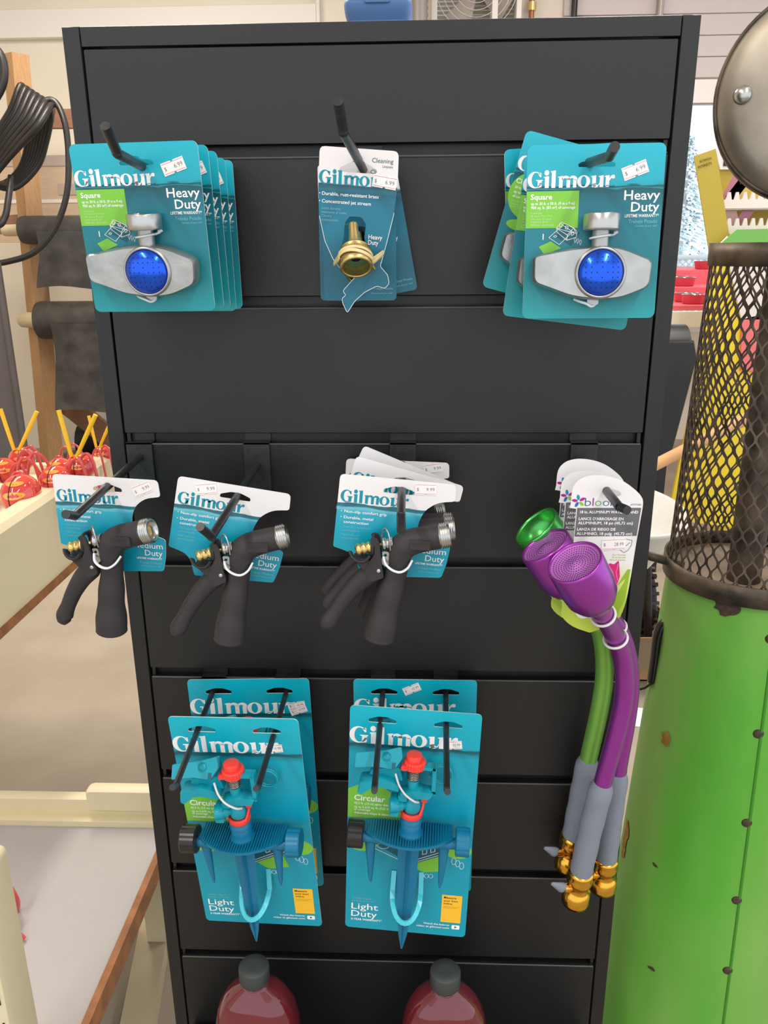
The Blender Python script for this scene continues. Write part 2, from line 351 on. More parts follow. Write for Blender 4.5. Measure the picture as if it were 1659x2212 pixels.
# ---------------------------------------------------------------- price sticker
def sticker(parent, x, z, rot, price, y=-.5, w=22, h=11, big=False):
    b = MB(.001); c, s = math.cos(math.radians(rot)), math.sin(math.radians(rot)); M = Matrix(((c, 0, -s, x), (0, 1, 0, 0), (s, 0, c, z), (0, 0, 0, 1)))
    l = [(-w/2, -h/2), (-1.4, -h/2), (-.8, -h/2+1), (.8, -h/2+1), (1.4, -h/2), (w/2, -h/2), (w/2, h/2), (1.4, h/2), (.8, h/2-1), (-.8, h/2-1), (-1.4, h/2), (-w/2, h/2)]
    b.plate([l], y, y+.12, STK, M)
    for zz in (-h/2+1.3, h/2-1.3): b.plate([[(-w/2+.6, zz-.18), (w/2-.6, zz-.18), (w/2-.6, zz+.18), (-w/2+.6, zz+.18)]], y-.05, y-.05, RED, M)
    tx(b, price, .6, -1.7, 5.2, GREYT, y-.06, 'L', 0, w*.38, 0, M); tx(b, '$', -w/2+2, -1.6, 4.5, GREYT, y-.06, 'L', 0, None, 0, M)
    return b.build('price_sticker', parent)
def cut(cx, z0, w, h, peak=1.6):
    """hang hole with a low pointed top"""
    return rpoly([(cx-w/2, z0), (cx+w/2, z0), (cx+w/2, z0+h*.5), (cx+w*.16, z0+h), (cx-w*.16, z0+h), (cx-w/2, z0+h*.5)], [1.6, 1.6, 1.8, 2.2, 2.2, 1.8], 3)
def strokes(b, lines, m, w=.35, y=-.3):
    for l in lines:
        for (x0, z0), (x1, z1) in zip(l, l[1:]):
            d = V((x1-x0, z1-z0)); n = V((-d.y, d.x)).normalized()*w/2
            b.add([(x0+n.x, y, z0+n.y), (x0-n.x, y, z0-n.y), (x1-n.x, y, z1-n.y), (x1+n.x, y, z1+n.y)], [(0, 1, 2, 3)], m)

# ---------------------------------------------------------------- spot sprinklers on teal cards
def house(b, ox, oz, k):
    q = lambda *p: [(ox+a*k, oz+c*k) for a, c in p]
    b.plate([q((0, 0), (17, -10), (26, 4), (9, 14))], -.26, -.26, DKTEAL)
    strokes(b, [q((-8, -1), (4, -8.6), (18, 5), (7, 12), (-8, -1)), q((0, 9), (5, 15.5), (19, 9), (22, 3), (0, 9)), q((0, 9), (1, 4.6), (12, -4), (12.5, 1.5), (0, 9)), q((12.5, 1.5), (19, 9), (23, 5), (22.4, -1), (12, -4)),
                q((3, 11), (4, 14), (6.4, 13), (5.6, 10), (3, 11)), q((9.6, 8.4), (10.4, 11.4), (13, 10.4), (12.2, 7.6), (9.6, 8.4)), q((17, 1), (17, 4), (19.6, 5), (19.6, 2), (17, 1)), q((-3, 0), (-1, 1.4), (1, .4), (-1, -1), (-3, 0))], WHITE, .42)
def spot(kind):
    o = thing('spot_sprinkler', 'x', 'sprinkler')
    c = MB(.001); hole = [(-15, -18.5), (17, -18.8), (17.4, -16), (14, -14.4), (5, -13.6), (3.5, -11.2), (-1.5, -11), (-3, -13.4), (-12, -14.2), (-15.4, -16)]
    c.plate([rrect(-59.6, -148, 59.6, 0, 5.5), rpoly(hole, .8, 2)], 0, .9, SQCARD, side=CARDW)
    logo(c, -59, -35.4, 76, WHITE, -.2, 13.6)
    strokes(c, [[(8, -35.4), (11, -34), (14, -35.2), (17, -33.8)], [(9, -36.4), (13, -35.2), (17, -35)]], DKTEAL, .5, -.3)
    if kind == 'square':
        c.plate([[(-59.4, -38.1), (-13.4, -38.1), (-13.2, -69.2), (-59.4, -69.2)]], -.2, -.2, GREENP)
        tx(c, 'Square', -55.8, -45, 6.2, WHITE, -.3, 'L', .02, 19); tx(c, 'up to 30 ft. x 30 ft. (9 m x 9 m)', -55.4, -49.6, 3.4, WHITE, -.3, 'L', .018, 38.5); tx(c, '900 sq. ft. (83 m²) of coverage', -55.2, -53, 3.4, WHITE, -.3, 'L', .018, 39)
        for i, s in enumerate(('Cuadrado', 'de hasta 9 m x 9 m', '(30 pies x 30 pies)', 'cobertura 83 m²', '(900 pies cuadrados)')): tx(c, s, -55.3, -57.2-i*2.5, 2.5, PALEG, -.3)
        c.plate([[(-47, -85), (-36.5, -80.5), (-27, -86.5), (-42, -92)]], -.2, -.2, GREENP)
    else:
        c.plate([circ(-38, -56, 22, 36)], -.2, -.2, GREENP)
        tx(c, 'Circular', -55.8, -47, 6.4, WHITE, -.3, 'L', .02); tx(c, '30 ft. (9 m) spray distance', -55.4, -52, 3.3, WHITE, -.3, 'L', .018); tx(c, 'up to 706 sq. ft. (65 m²)', -55.2, -56, 3.3, WHITE, -.3, 'L', .018); tx(c, 'of coverage', -55.2, -60, 3.3, WHITE, -.3, 'L', .018)
        for i, s in enumerate(('9 m (30 pies)', 'Cobertura hasta', '65 m² (706 pies²)')): tx(c, s, -55.3, -64-i*2.6, 2.5, PALEG, -.3)
        c.plate([circ(-42, -84, 12, 20, 5)], -.2, -.2, GREENP)
    house(c, -32, -76.5, .8)
    strokes(c, [[(-43.5, -79), (-43.5, -74)]], WHITE, .9); strokes(c, [[(-16+i*2.4, -79-i), (-15+i*2.4, -82-i), (-14+i*2.4, -79-i), (-15+i*2.4, -77.4-i), (-16+i*2.4, -79-i)] for i in range(3)], WHITE, .3)
    tx(c, 'Heavy', 57, -46.4, 11.4, WHITE, -.3, 'R', .012, 31); tx(c, 'Duty', 57, -56.2, 11.4, WHITE, -.3, 'R', .012, 24.5); tx(c, 'LIFETIME WARRANTY*', 57, -61, 3.7, WHITE, -.3, 'R', .015, 29.5)
    tx(c, 'Trabajo Pesado', 56, -66, 4.5, PALET, -.3, 'R', 0, 25); tx(c, 'Garantía de por vida*', 56.4, -69.2, 2.7, PALET, -.3, 'R', 0, 19.5)
    c.build('backing_card', o)
    b = MB(.001)
    out = rpoly([(-53.5, -93.5), (-53, -117), (-20, -129), (-5, -131.5), (17, -132), (28, -130), (49.5, -121.5), (51, -98.5), (24, -87.5), (6, -85.6), (-20, -87.5)], [5, 6, 10, 10, 8, 8, 7, 6, 12, 14, 12], 5)
    b.plate([out], -19, -.4, ALU, bev=3.5)
    b.lathe([(23.5, 0), (23.5, 14), (22.6, 19), (21.4, 21.8), (20, 21.8), (19.4, 20)], ALU, 40, axis_m((5.6, -.5, -108.7), (0, -1, 0)), caps=False)
    b.tube([(5.4, -10.5, -90), (5.4, -10.5, -70)], 7.4, ALU, 20)
    b.plate([rrect(-3, -136, 7, -130.5, 1.5, 3)], -9, -4, ALU)
    SB = b.build('sprinkler_body', o)
    k = MB(.001); k.lathe([(7, -73), (15.4, -72.6), (15.8, -71.5), (15.8, -59.6), (15.2, -58.8), (13.6, -58.8), (13.2, -60), (13, -70)], ALU2, 32, Matrix.Translation((5.6, -10.5, 0))); k.build('hose_coupling', SB)
    d = MB(.001); R = 19.4; prof = [(R*math.sin(a), 8.5*math.cos(a)) for a in [PI/2*i/9 for i in range(9, -1, -1)]]
    d.lathe(prof, BLUED, 40, axis_m((5.6, -20.5, -108.7), (0, -1, 0)), caps=False)
    for i in range(-3, 4):
        for j in range(-3, 4):
            x, z = i*4.6, j*4.3
            if math.hypot(x, z) > 16.5 or (abs(i) < 2 and abs(j) < 2 and (i+j) % 2 == 0): continue
            h = 8.5*math.sqrt(max(0, 1-(x*x+z*z)/R/R)); nn = V((x/R/R*8.5**2*.14, -1, z/R/R*8.5**2*.14))
            d.lathe([(.62, 0), (.62, .14)], HOLE, 8, axis_m((5.6+x, -20.45-h, -108.7+z), nn))
    d.build('spray_dome', SB)
    t = MB(.001); y = -10.5; P = [(5.4+8.2*math.cos(a), y-8.2*math.sin(a), -78+1.2*math.cos(a)) for a in [PI*i/12 for i in range(-2, 15)]]
    t.tube([(18, -8, -75.5), (14, -12, -77)]+P[2:-2], 1.2, CLEARP, 6, flat=1.6); t.lathe([(1.8, 0), (1.8, 3.5)], CLEARP, 8, axis_m((17, -9, -75), (1, 0, .5))); t.build('zip_tie', o)
    t = MB(.001); t.tube(smooth([(-14, -5, -131), (-10, -9, -133), (-4, -11, -135), (1, -9, -137.5), (5, -6, -135), (3, -4, -132)], 4), 1.3, CLEARP, 6); t.build('zip_tie', o)
    return o
sq = spot('square'); cc = spot('circular')
GS = 'square spot sprinklers hanging on the left hook'
sq['label'] = 'front square spot sprinkler of the left stack, blue dome, price sticker at upper right'; sq['group'] = GS
pose(sq, (-.2131, -.1326, 1.4771), -.5, -3.8, 5.6)
ordn = ['second square spot sprinkler card from the front of the left stack', 'middle card of the five-deep left stack of square spot sprinklers',
        'fourth square spot sprinkler card from the front of the left stack', 'rearmost square spot sprinkler card of the left stack, nearest the black panel']
for i in range(4):
    o = copy_tree(sq); o['label'] = ordn[i]
    tR = [(449, 316), (468, 328), (486, 342), (502, 347)][i]; yy = [-.106, -.079, -.047, -.020][i]
    p = at(*tR, yy); pose(o, (p.x-.0594, yy, p.z+.0004), [-.8, -.5, -.2, -.3][i], [-2, -1, -1, -1][i], [5, 4, 2.5, 1][i])
    if i in (0, 2): sticker(o, 44.5, -22, 20, '6.99')
    else: sticker(o, 34, -22, 18, '6.99')
sticker(sq, 35.5, -20.5, 17, '6.99')
r1 = copy_tree(sq, ('price_sticker',)); r1['label'] = 'front square spot sprinkler of the right stack, sticker tilted beside its hook'; r1['group'] = 'spot sprinklers hanging on the right hook'
pose(r1, (.1973, -.1325, 1.4707), -.2, -1.9, -3.7); sticker(r1, 34, -22, 20, '6.99')
r2 = copy_tree(r1, ('price_sticker',)); r2['label'] = 'tilted square spot sprinkler card squeezed between the front and the circular one on the right'
pose(r2, (.2005, -.100, 1.4625), 7, -1, -2)
cc['label'] = 'circular spot sprinkler card with round green patch, tilted behind the right stack'; cc['group'] = 'spot sprinklers hanging on the right hook'
p = at(1138, 280, -.064); pose(cc, (p.x+.0596*math.cos(math.radians(15)), -.064, p.z-.0596*math.sin(math.radians(15))), 15, 0, 0); sticker(cc, 34, -22, 20, '6.99')
r3 = copy_tree(r1, ('price_sticker',)); r3['label'] = 'rearmost square spot sprinkler card on the right, only its top corner showing'
p = at(1341, 304, -.032); pose(r3, (p.x-.0575, -.032, p.z-.004), -4, 14, 0)

# ---------------------------------------------------------------- brass jet nozzles on white and blue cards
def jet_print(c, heavy=True):
    logo(c, -36.8, -32.5, 67, LOGOT, -.2, 12.2)
    tx(c, 'Cleaning', 32.5, -11, 5.6, NAVYT, -.3, 'R', 0, 20); tx(c, 'Limpieza', 32.3, -15, 3.2, NAVYT, -.3, 'R', 0, 9.5)
    tx(c, '•', -36, -42.4, 4.6, WHITE, -.3); tx(c, 'Durable, rust-resistant brass', -33.3, -42.4, 4.4, WHITE, -.3, 'L', .012, 54); tx(c, '•', -36, -49.2, 4.6, WHITE, -.3); tx(c, 'Concentrated jet stream', -33.3, -49.2, 4.4, WHITE, -.3, 'L', .012, 47)
    for i, s in enumerate(('Latón durable,', 'resistente al óxido', 'Chorro', 'concentrado')): tx(c, s, -33, -55-i*3.5, 3.2, PALET, -.3)
    tx(c, 'Heavy', 26.5, -79.5, 6, WHITE, -.3, 'R', .012, 13.5); tx(c, 'Duty', 23, -84.6, 6, WHITE, -.3, 'R', .012, 10)
def jet(torn):
    o = thing('jet_nozzle', 'x', 'hose nozzle'); c = MB(.001)
    h = rpoly([(-17.5, -21), (17, -21), (18, -17.5), (4, -10.5), (-2, -10), (-18, -17.5)], 1.6, 3)
    win = rpoly([(-11, -80), (-10.5, -66), (-6, -60), (5, -60), (10, -66), (9, -79), (13, -89), (-13, -89)], 1.5, 3)
    if torn:
        l = rpoly([(-37, 0), (37, 0), (38, -30), (36, -56), (31, -82), (27, -100), (26, -104), (34, -112), (36, -120), (32, -125), (24, -123), (12, -130), (3, -139), (-4, -151), (-9, -142), (-10, -137), (-6, -134), (-9.5, -130), (2, -116), (-9, -113), (-20, -101), (-29, -84), (-35, -62), (-37, -40)], [5, 5]+[2]*21+[4], 3)
    else: l = rrect(-37.5, -133, 37.5, 0, 4)
    c.plate([l, h, win], 0, .7, JTCARD, side=CARDW); jet_print(c)
    if torn:
        e = l[-1:]+l[8:-5]; strokes(c, [[p for p in e if p[1] < -45]], CARDW, .55, -.28)
    tx(c, 'Trabajo Pesado', 34, -122, 3.4, PALET, -.3, 'R') if not torn else None; tx(c, 'Garantía de por vida*', 34, -126.5, 2.6, PALET, -.3, 'R') if not torn else None
    c.build('backing_card', o)
    b = MB(.001); A = axis_m((-2.2, -2, -67), (.12, -.68, -.72)) @ Matrix.Diagonal((1, 1, 1.05, 1))
    b.lathe([(2.6, .5), (3.0, 0), (4.4, 0), (4.6, 1), (4.8, 10), (5.6, 18), (7, 24), (9, 27), (13.5, 28), (14.6, 29.5)] + [(14.6-.5*(i % 2), 30+i*.5) for i in range(4)] + [(15, 33), (15.2, 43), (15.6, 44), (15.6, 48), (14.8, 48.6), (13.2, 48.6)] + [(12.6+.7*(i % 2), 48-i*1.2) for i in range(7)] + [(12.4, 37)], BRASS, 40, A, caps=False)
    for i in range(44):
        a = 2*PI*i/44; b.tube([(15.1*math.cos(a), 15.1*math.sin(a), 33.4), (15.1*math.cos(a), 15.1*math.sin(a), 42.6)], .5, BRASS, 4, M=A, caps=False)
    b.lathe([(12.5, 38), (5, 38)], GASKET, 30, A, caps=False); b.lathe([(5, 38), (5, 36), (.1, 36)], HOLE, 20, A, caps=False)
    b.build('brass_nozzle', o)
    if torn:
        for k, tt in enumerate((37.5, 41.5)):
            t = MB(.001); P = [(-19, 0, -103-k*2)]+[tuple(A @ V((0, 0, tt+k*math.sin(a*2)))+V((math.cos(a)*16.4, -.72*math.sin(a)*16.4, .68*math.sin(a)*16.4))) for a in [math.radians(178-176*i/10) for i in range(11)]]+[(28, -6, -90-k*2)]
            t.tube(smooth(P, 4), 2.1 if k else 1.7, RUBBER, 8, flat=.5); t.build('rubber_band', o)
    return o
j1 = jet(True); GJ = 'brass jet nozzles on the middle top hook'
j1['label'] = 'front brass jet nozzle on a torn white and blue card, held by a rubber band'; j1['group'] = GJ
pose(j1, (-.0135, -.088, 1.4745), 4.2, 2, 4); sticker(j1, 25.5, -27.5, -6, '6.99', w=23)
j2 = jet(False); j2['label'] = 'untorn jet nozzle card hanging straight behind the torn one'; j2['group'] = GJ
pose(j2, (-.018, -.046, 1.4670), 0, 0, 3)
j3 = copy_tree(j2, ('brass_nozzle',)); j3['label'] = 'rear jet nozzle card, swung so its lower corner shows at right'; pose(j3, (-.0195, -.015, 1.4680), -10.5, 0, 0)
j4 = copy_tree(j2, ('brass_nozzle',)); j4['label'] = 'jet nozzle card shifted left, only its white left edge and corner showing'; pose(j4, (-.0225, -.028, 1.4665), .5, 0, 1)

# ---------------------------------------------------------------- trigger spray nozzles on white and teal cards
def spray():
    o = thing('spray_nozzle', 'x', 'hose nozzle'); c = MB(.001)
    l = rpoly([(-62, 9), (56, 9), (57, -9), (39, -12), (27, -22), (22, -36), (22, -48), (26, -55), (40, -51), (58, -57), (56, -78), (52, -94), (24, -96), (0, -98), (-33, -99), (-35, -94), (-39, -82), (-46, -75), (-64, -70)], [5, 5, 3, 8, 6, 6, 6, 4, 5, 3, 5, 3, 5, 5, 2, 4, 8, 6, 2], 4)
    c.plate([l, cut(-1, -6.5, 32, 7.5)], 0, .7, NZCARD, side=CARDW)
    logo(c, -60, -20.2, 70, LOGOT, -.2, 13)
    tx(c, '•', -58.5, -31.5, 4.4, WHITE, -.3); tx(c, 'Non-slip comfort grip', -55, -31.5, 4.3, WHITE, -.3, 'L', .012, 44); tx(c, '•', -58.5, -38, 4.4, WHITE, -.3); tx(c, 'Durable, metal', -55, -38, 4.3, WHITE, -.3, 'L', .012, 30.5); tx(c, 'construction', -55, -43, 4.3, WHITE, -.3, 'L', .012, 26)
    for i, s in enumerate(('Cómoda empuñadura', 'antideslizante', 'Fabricada con', 'metal durable')): tx(c, s, -55, -48-i*3.8-(1 if i > 1 else 0), 3.2, PALET, -.3)
    tx(c, 'Medium', 54, -68, 9.4, WHITE, -.3, 'R', .004, 34); tx(c, 'Duty', 53, -76.5, 9.4, WHITE, -.3, 'R', .004, 20); tx(c, 'LIFETIME WARRANTY*', 52, -81, 3.2, WHITE, -.3, 'R', .015, 29)
    tx(c, 'Trabajo Mediano', 51, -86, 3.7, PALET, -.3, 'R'); tx(c, 'Garantía de por vida*', 50.5, -89.5, 2.7, PALET, -.3, 'R')
    for i, s in enumerate(smooth([(-60, -21.5), (-40, -23), (-15, -22.5), (10, -24.2), (36, -20)], 1)): pass
    c.build('backing_card', o)
    y = -20; b = MB(.001)
    pts = [(42, y, -42.5), (30, y, -45.5), (17, y, -49.5), (8, y, -55), (4, y, -64), (2.6, y, -77), (0, y, -92), (-3.5, y, -110), (-7.5, y, -132), (-10.5, y, -152), (-11.6, y, -159.5)]
    rad = [12.6, 13, 13.6, 14.2, 13.2, 11.6, 12.2, 13.4, 15, 17, 17.4]
    P = smooth(pts, 5); R = interp(rad, 5)
    for i, p in enumerate(P):
        if p.z < -84: R[i] *= 1+.035*math.sin((p.z+84)/5.2)
    P = [P[0]+V((1.5, 0, .4))]+P+[P[-1]+V((-.2, 0, -1.6))]; R = [R[0]*.93]+R+[R[-1]*.9]
    b.tube(P, R, NOZ, 24, flat=.95, up=(0, 1, 0))
    b.plate([rrect(13, -53, 34, -43, 1)], y-13.9, y-13.0, NOZ, Matrix.Rotation(math.radians(-0), 4, 'Y'))
    tx(b, 'Gilmour', 15, -50, 5, NOZ, y-14.1, 'L', .01, 17, 12)
    NB = b.build('nozzle_body', o)
    t = MB(.001); A = axis_m((42.5, y, -42.3), (.968, 0, .25)); prof = [(11.6, 0), (11.8, 1)]
    for i in range(4): prof += [(13.3, 2+i*2.2), (13.3, 2.8+i*2.2), (11.9, 3.5+i*2.2)]
    t.lathe(prof+[(12, 11), (11.6, 11.4), (9.8, 11.4), (9.6, 3)], ALU2, 36, A, caps=False); t.lathe([(9.6, 4), (4, 3.4), (.1, 3.4)], BRASS, 20, A, caps=False); t.build('hose_thread', NB)
    t = MB(.001)
    t.tube(smooth([(-16, y, -78), (-24, y, -87), (-36, y, -99), (-48, y, -115), (-58, y, -132), (-64, y, -143), (-65, y, -149), (-62.5, y, -154)], 4), interp([8.5, 11.4, 10, 8.8, 8, 9.4, 9, 4], 4), NOZ, 16, flat=.85, up=(0, 1, 0))
    for s in (-1, 1):
        t.plate([rpoly([(-27, -48), (-24, -45.6), (-19, -46), (-16.5, -52), (-13, -74), (-10, -88), (-24, -94), (-31, -84), (-27.5, -73), (-21.5, -63), (-22, -54)], 2.5, 3)], y+s*8-1.6, y+s*8+1.6, NOZ, bev=.8)
    t.torus((-23.5, y, -57), 8.4, 1.7, NOZ, 'x', 24, 8, ry=10.5)
    t.tube(smooth([(-46, y-3, -64.5), (-43, y-7, -69), (-37, y-9, -72), (-30, y-9, -71), (-25.5, y-8, -65)], 4), 1.6, NOZ, 8, flat=3.2)
    t.plate([rpoly([(-44, -69), (-26, -69), (-20, -80), (-28, -86)], 3, 3)], y-9, y+9, NOZ, bev=2); TL_ = t.build('trigger_lever', o)
    k = MB(.001); A = axis_m((-24, y-1, -58), (-.93, -.3, -.16)); prof = [(2.2, -12), (2.2, 1)]
    for i in range(3): prof += [(4.4, 1.4+i*5.4), (6.2, 2.8+i*5.4), (6.2, 4.8+i*5.4), (4.6, 6.4+i*5.4)]
    k.lathe(prof+[(4.4, 17.6), (2.2, 18), (1.6, 15)], BRASS, 28, A); k.build('adjusting_knob', TL_)
    k = MB(.001); k.lathe([(5, 0), (6.6, .5), (6.6, 4), (5.6, 4.5), (5.6, 7), (7.2, 7.4), (7.2, 11)], ALU2, 20, axis_m((-14.6, y, -54.5), (1, 0, .12)))
    k.plate([rpoly([(-14, -60), (-7, -60), (-5, -72), (-9, -77), (-15, -72), (-13, -66)], 2, 3), circ(-10.2, -64, 1.6, 10)], y-7, y-5, ALU2); k.build('packing_nut', o)
    k = MB(.001); k.tube(smooth([(-5.5, y-7.6, -58), (-6.5, y-8, -48), (-9, y-6, -40), (-12, y-2, -37.4), (-15, y+1, -41), (-15.4, y+3, -52)], 5), .95, ALU2, 8); k.build('wire_clip', o)
    k = MB(.001); k.tube(smooth([(-12, y-7, -66), (-9, y-13, -71.5), (-2, y-16, -76), (6, y-16, -77.5), (13, y-12.5, -74), (17, y-6, -68)], 5), 1.25, CLEARP, 8, flat=1.5, up=(0, 1, 0)); k.build('zip_tie', o)
    k = MB(.001); k.lathe([(2.3, 0), (2.3, .8), (1.2, 1.4)], RIV, 16, axis_m((-16, y-9.4, -80.5), (0, -1, 0))); k.build('rivet', TL_)
    return o
def nz(o, loc, roll, yaw, pitch, card=0):
    pose(o, loc, roll, yaw, pitch)
    if card:
        for ch in children(o):
            if ch.name.split('.')[0] in ('backing_card', 'price_sticker'): ch.rotation_euler = (0, math.radians(card), 0)
n1 = spray(); GN = 'trigger spray nozzles on the middle row'
n1['label'] = 'leftmost black trigger spray nozzle with brass knob, hanging past the panel edge'; n1['group'] = GN
n2, n3, n4, n5, n6 = [copy_tree(n1) for i in range(5)]
sticker(n1, 38, -1.5, 24, '9.99', h=12)
nz(n1, (-.2795, -.112, 1.1535), -1, -8, 3, 2)
n2['label'] = 'second black spray nozzle from the left, its white card tilted down to the right'
sticker(n2, -32, 0, 14, '9.99', h=12); nz(n2, (-.1478, -.1, 1.1415), 1.5, 5, 0, 9.5)
n3['label'] = 'front black spray nozzle of the stack in the middle of the panel'
sticker(n3, 26, 1, 4, '9.99', h=12); nz(n3, (.0246, -.118, 1.1535), 4, 0, 0, 1.5)
n4['label'] = 'spray nozzle right behind the front one of the middle stack, card tilted'; nz(n4, (.0350, -.085, 1.1529), 9, 0, 1, 7.2)
n5['label'] = 'spray nozzle with the most steeply tilted white card in the middle stack'; nz(n5, (.0375, -.054, 1.1499), 12.5, 0, 1, 10.9)
n6['label'] = 'rearmost spray nozzle of the middle stack, level white card with sticker at right'
sticker(n6, 38, 1.5, 10, '9.99', h=12); nz(n6, (.0223, -.010, 1.1454), 3, 0, 0, -.6)

# ---------------------------------------------------------------- impact sprinklers on spikes
def impact():
    o = thing('impact_sprinkler', 'x', 'sprinkler'); c = MB(.001)
    c.plate([rrect(-77, -322, 77, 2, 5.5), cut(-38.4, -18.6, 33, 8), cut(38.6, -18.6, 33, 8)], 0, 1.1, LTCARD, side=CARDW)
    logo(c, -77, -47.5, 128, WHITE, -.2, 22)
    strokes(c, [[(8, -48), (13, -46.4), (18, -48), (24, -46), (29, -47.6)], [(12, -49.4), (20, -47.8), (26, -49)]], DKTEAL, .6, -.3)
    g = [(-77, -109)]+[tuple(p[:2]) for p in smooth([(-77, -112), (-62, -105), (-48, -101), (-36, -106), (-26, -113), (-14, -118), (-12, -130)], 4)]+[(-12, -153), (-77, -153)]
    c.plate([g[1:]], -.2, -.2, GREENP)
    tx(c, 'Circular', -69.5, -128, 11, WHITE, -.3, 'L', .02, 38); tx(c, '42.5 ft. (13 m) spray distance', -69.3, -133.6, 4.3, WHITE, -.3, 'L', .012, 49); tx(c, 'up to 5,670 sq. ft. (525 m²)', -69, -139, 4.3, WHITE, -.3, 'L', .012, 45); tx(c, 'of coverage', -69, -142.6, 4.2, WHITE, -.3, 'L', .012); tx(c, 'Adjustable shape & distance', -69, -147.4, 4.3, WHITE, -.3, 'L', .02, 47); tx(c, 'Circular', -69, -151, 3, PALEG, -.3)
    c.plate([circ(-58, -190, 19, 30, 12)], -.2, -.2, GREENP); c.plate([circ(60, -190, 17, 30, 12)], -.2, -.2, GREENP); c.plate([[(-2, -212), (36, -196), (44, -222), (18, -227)]], -.2, -.2, GREENP)
    c.plate([[(-48, -186), (-30, -172), (14, -172), (42, -186), (40, -200), (4, -216)]], -.22, -.22, DKTEAL)
    strokes(c, [[(-50, -193), (0, -216), (44, -196)], [(-52, -191), (-28, -172)], [(0, -213), (42, -193)], [(8, -176), (24, -184), (42, -190), (42, -178), (30, -168), (8, -176)], [(8, -176), (6, -192), (0, -196)], [(24, -184), (30, -168)],
                [(17, -193), (17, -200), (22, -198), (22, -191), (17, -193)], [(27, -189), (27, -196), (32, -194), (32, -187), (27, -189)], [(-30, -176), (-30, -164), (-16, -160)], [(-26, -178), (-26, -170), (-18, -168), (-18, -177), (-26, -178)]], WHITE, .7)
    strokes(c, [[tuple(p) for p in circ(-32, -192, 7, 14, 4)]+[(-25, -192)]], WHITE, .5)
    for i in range(3):
        strokes(c, [[tuple(p) for p in circ(56+i*5, -206-i*3, 2.6, 12, 5)]+[(58.6+i*5, -206-i*3)], [tuple(p) for p in circ(18+i*5.4, -232+i*.4, 2.6, 10, 3)]+[(20.6+i*5.4, -232+i*.4)]], WHITE, .5)
    tx(c, 'Trabajo Ligero', -69, -276, 4.2, PALET, -.3); tx(c, 'Garantía de 5 años*', -69, -280, 3.6, PALET, -.3)
    tx(c, 'Light', -69.5, -292, 13.5, WHITE, -.3, 'L', .004, 34); tx(c, 'Duty', -69.5, -303.5, 13.5, WHITE, -.3, 'L', .004, 33); tx(c, '5-YEAR WARRANTY*', -69.5, -309.5, 4.2, WHITE, -.3, 'L', .02, 40)
    c.plate([[(44.6, -258), (70, -258), (69.6, -300.5), (44.6, -300.5)]], -.22, -.22, YEL)
    tx(c, 'Measure', 47, -263.5, 4.6, INK, -.3, 'L', .015); tx(c, 'your lawn', 47, -268.2, 4.4, INK, -.3, 'L', .01); tx(c, 'online.', 47, -272.6, 4.4, INK, -.3, 'L', .01)
    strokes(c, [[(47, -276), (67, -276)], [(47, -278), (64, -278)]], INK, .25)
    tx(c, 'Watch the how-to', 56, -306, 4, WHITE, -.3, 'R', .015, 33); tx(c, 'video at gilmour.com', 56, -310.6, 4, WHITE, -.3, 'R', .015, 42)
    c.plate([rrect(59, -310.5, 69, -304, 1.4, 3)], -.22, -.22, WHITE); c.plate([[(62.6, -309), (66, -307.2), (62.6, -305.4)]], -.3, -.3, DKTEAL)
    c.build('backing_card', o)
    y = -28
    b = MB(.001)   # foot plate with ribs
    ol = [(x, -(30+26*(1-(x/52)**2))) for x in [52-104*i/24 for i in range(25)]]
    ol = [(-51, -5), (51, -5)]+ol
    L0 = [(p[0], p[1], -150-.0022*0*p[0]) for p in ol]; arch = lambda x: -.0012*x*x
    b.loft([[(p[0], p[1], -149+arch(p[0])) for p in ol], [(p[0], p[1], -145.5+arch(p[0])) for p in ol]], BLUEP, False)
    for i in range(-16, 17):
        x = i*3.1; ye = -(30+26*(1-(x/52)**2)); b.tube([(x, -6, -145.4+arch(x)), (x, ye+1, -145.4+arch(x))], .95, BLUEP, 6)
    b.build('foot_plate', o)
    b = MB(.001); b.lathe([(15.5, -148), (13.5, -143), (12.4, -138), (12.2, -126), (11.2, -125), (10.6, -120)], BLUEP, 32, Matrix.Translation((1.5, y, 0))); b.torus((1.5, y, -128), 12.3, .9, BLUEP, 'z', 32, 8); b.build('riser', o)
    b = MB(.001)
    def star(z, r, cx=0): return [(cx+r*(1 if k % 2 == 0 else .32)*math.sin(PI*k/4), y+r*.8*(1 if k % 2 == 0 else .32)*math.cos(PI*k/4), z) for k in range(8)]
    b.loft([star(-147, 13), star(-175, 12.6), star(-225, 11, -.5), star(-275, 8, -1.5), star(-300, 5, -2), star(-321, .8, -2.5)], BLUEP, False); b.build('spike', o)
    for sx, cx in ((-1, -46), (1, 42)):
        b = MB(.001); b.loft([[(cx+w*math.cos(2*PI*k/8)-sx*sh, y+w*.7*math.sin(2*PI*k/8), z) for k in range(8)] for z, w, sh in ((-149, 7, 0), (-165, 6.4, 0), (-195, 4.2, 1), (-215, 2.6, 1.6), (-223, 1, 2))], BLUEP, True); b.build('side_spike', o)
    b = MB(.001); b.tube([(-57, y, -157), (-30, y, -158), (30, y, -158), (60, y, -157)], 6.5, BLUEP, 16); b.build('cross_pipe', o)
    def cap(mat_, x, d, r, L):
        b = MB(.001); l = []
        for k in range(40):
            a = 2*PI*k/40; rr = r*(1-.045*(k % 5 == 0)); l.append((rr*math.cos(a), rr*math.sin(a)))
        A = axis_m((x, y, -153.5), (d, 0, 0)); b.loft([[(p[0]*s, p[1]*s, h) for p in l] for s, h in ((.9, 0), (1, 1), (1, L-1.2), (.93, L), (.6, L))], mat_, False, True, A); b.build('hose_cap', o)
    cap(BLACKP, -54, -1, 16.8, 19); cap(BLUEP, 55, 1, 16.8, 16.5)
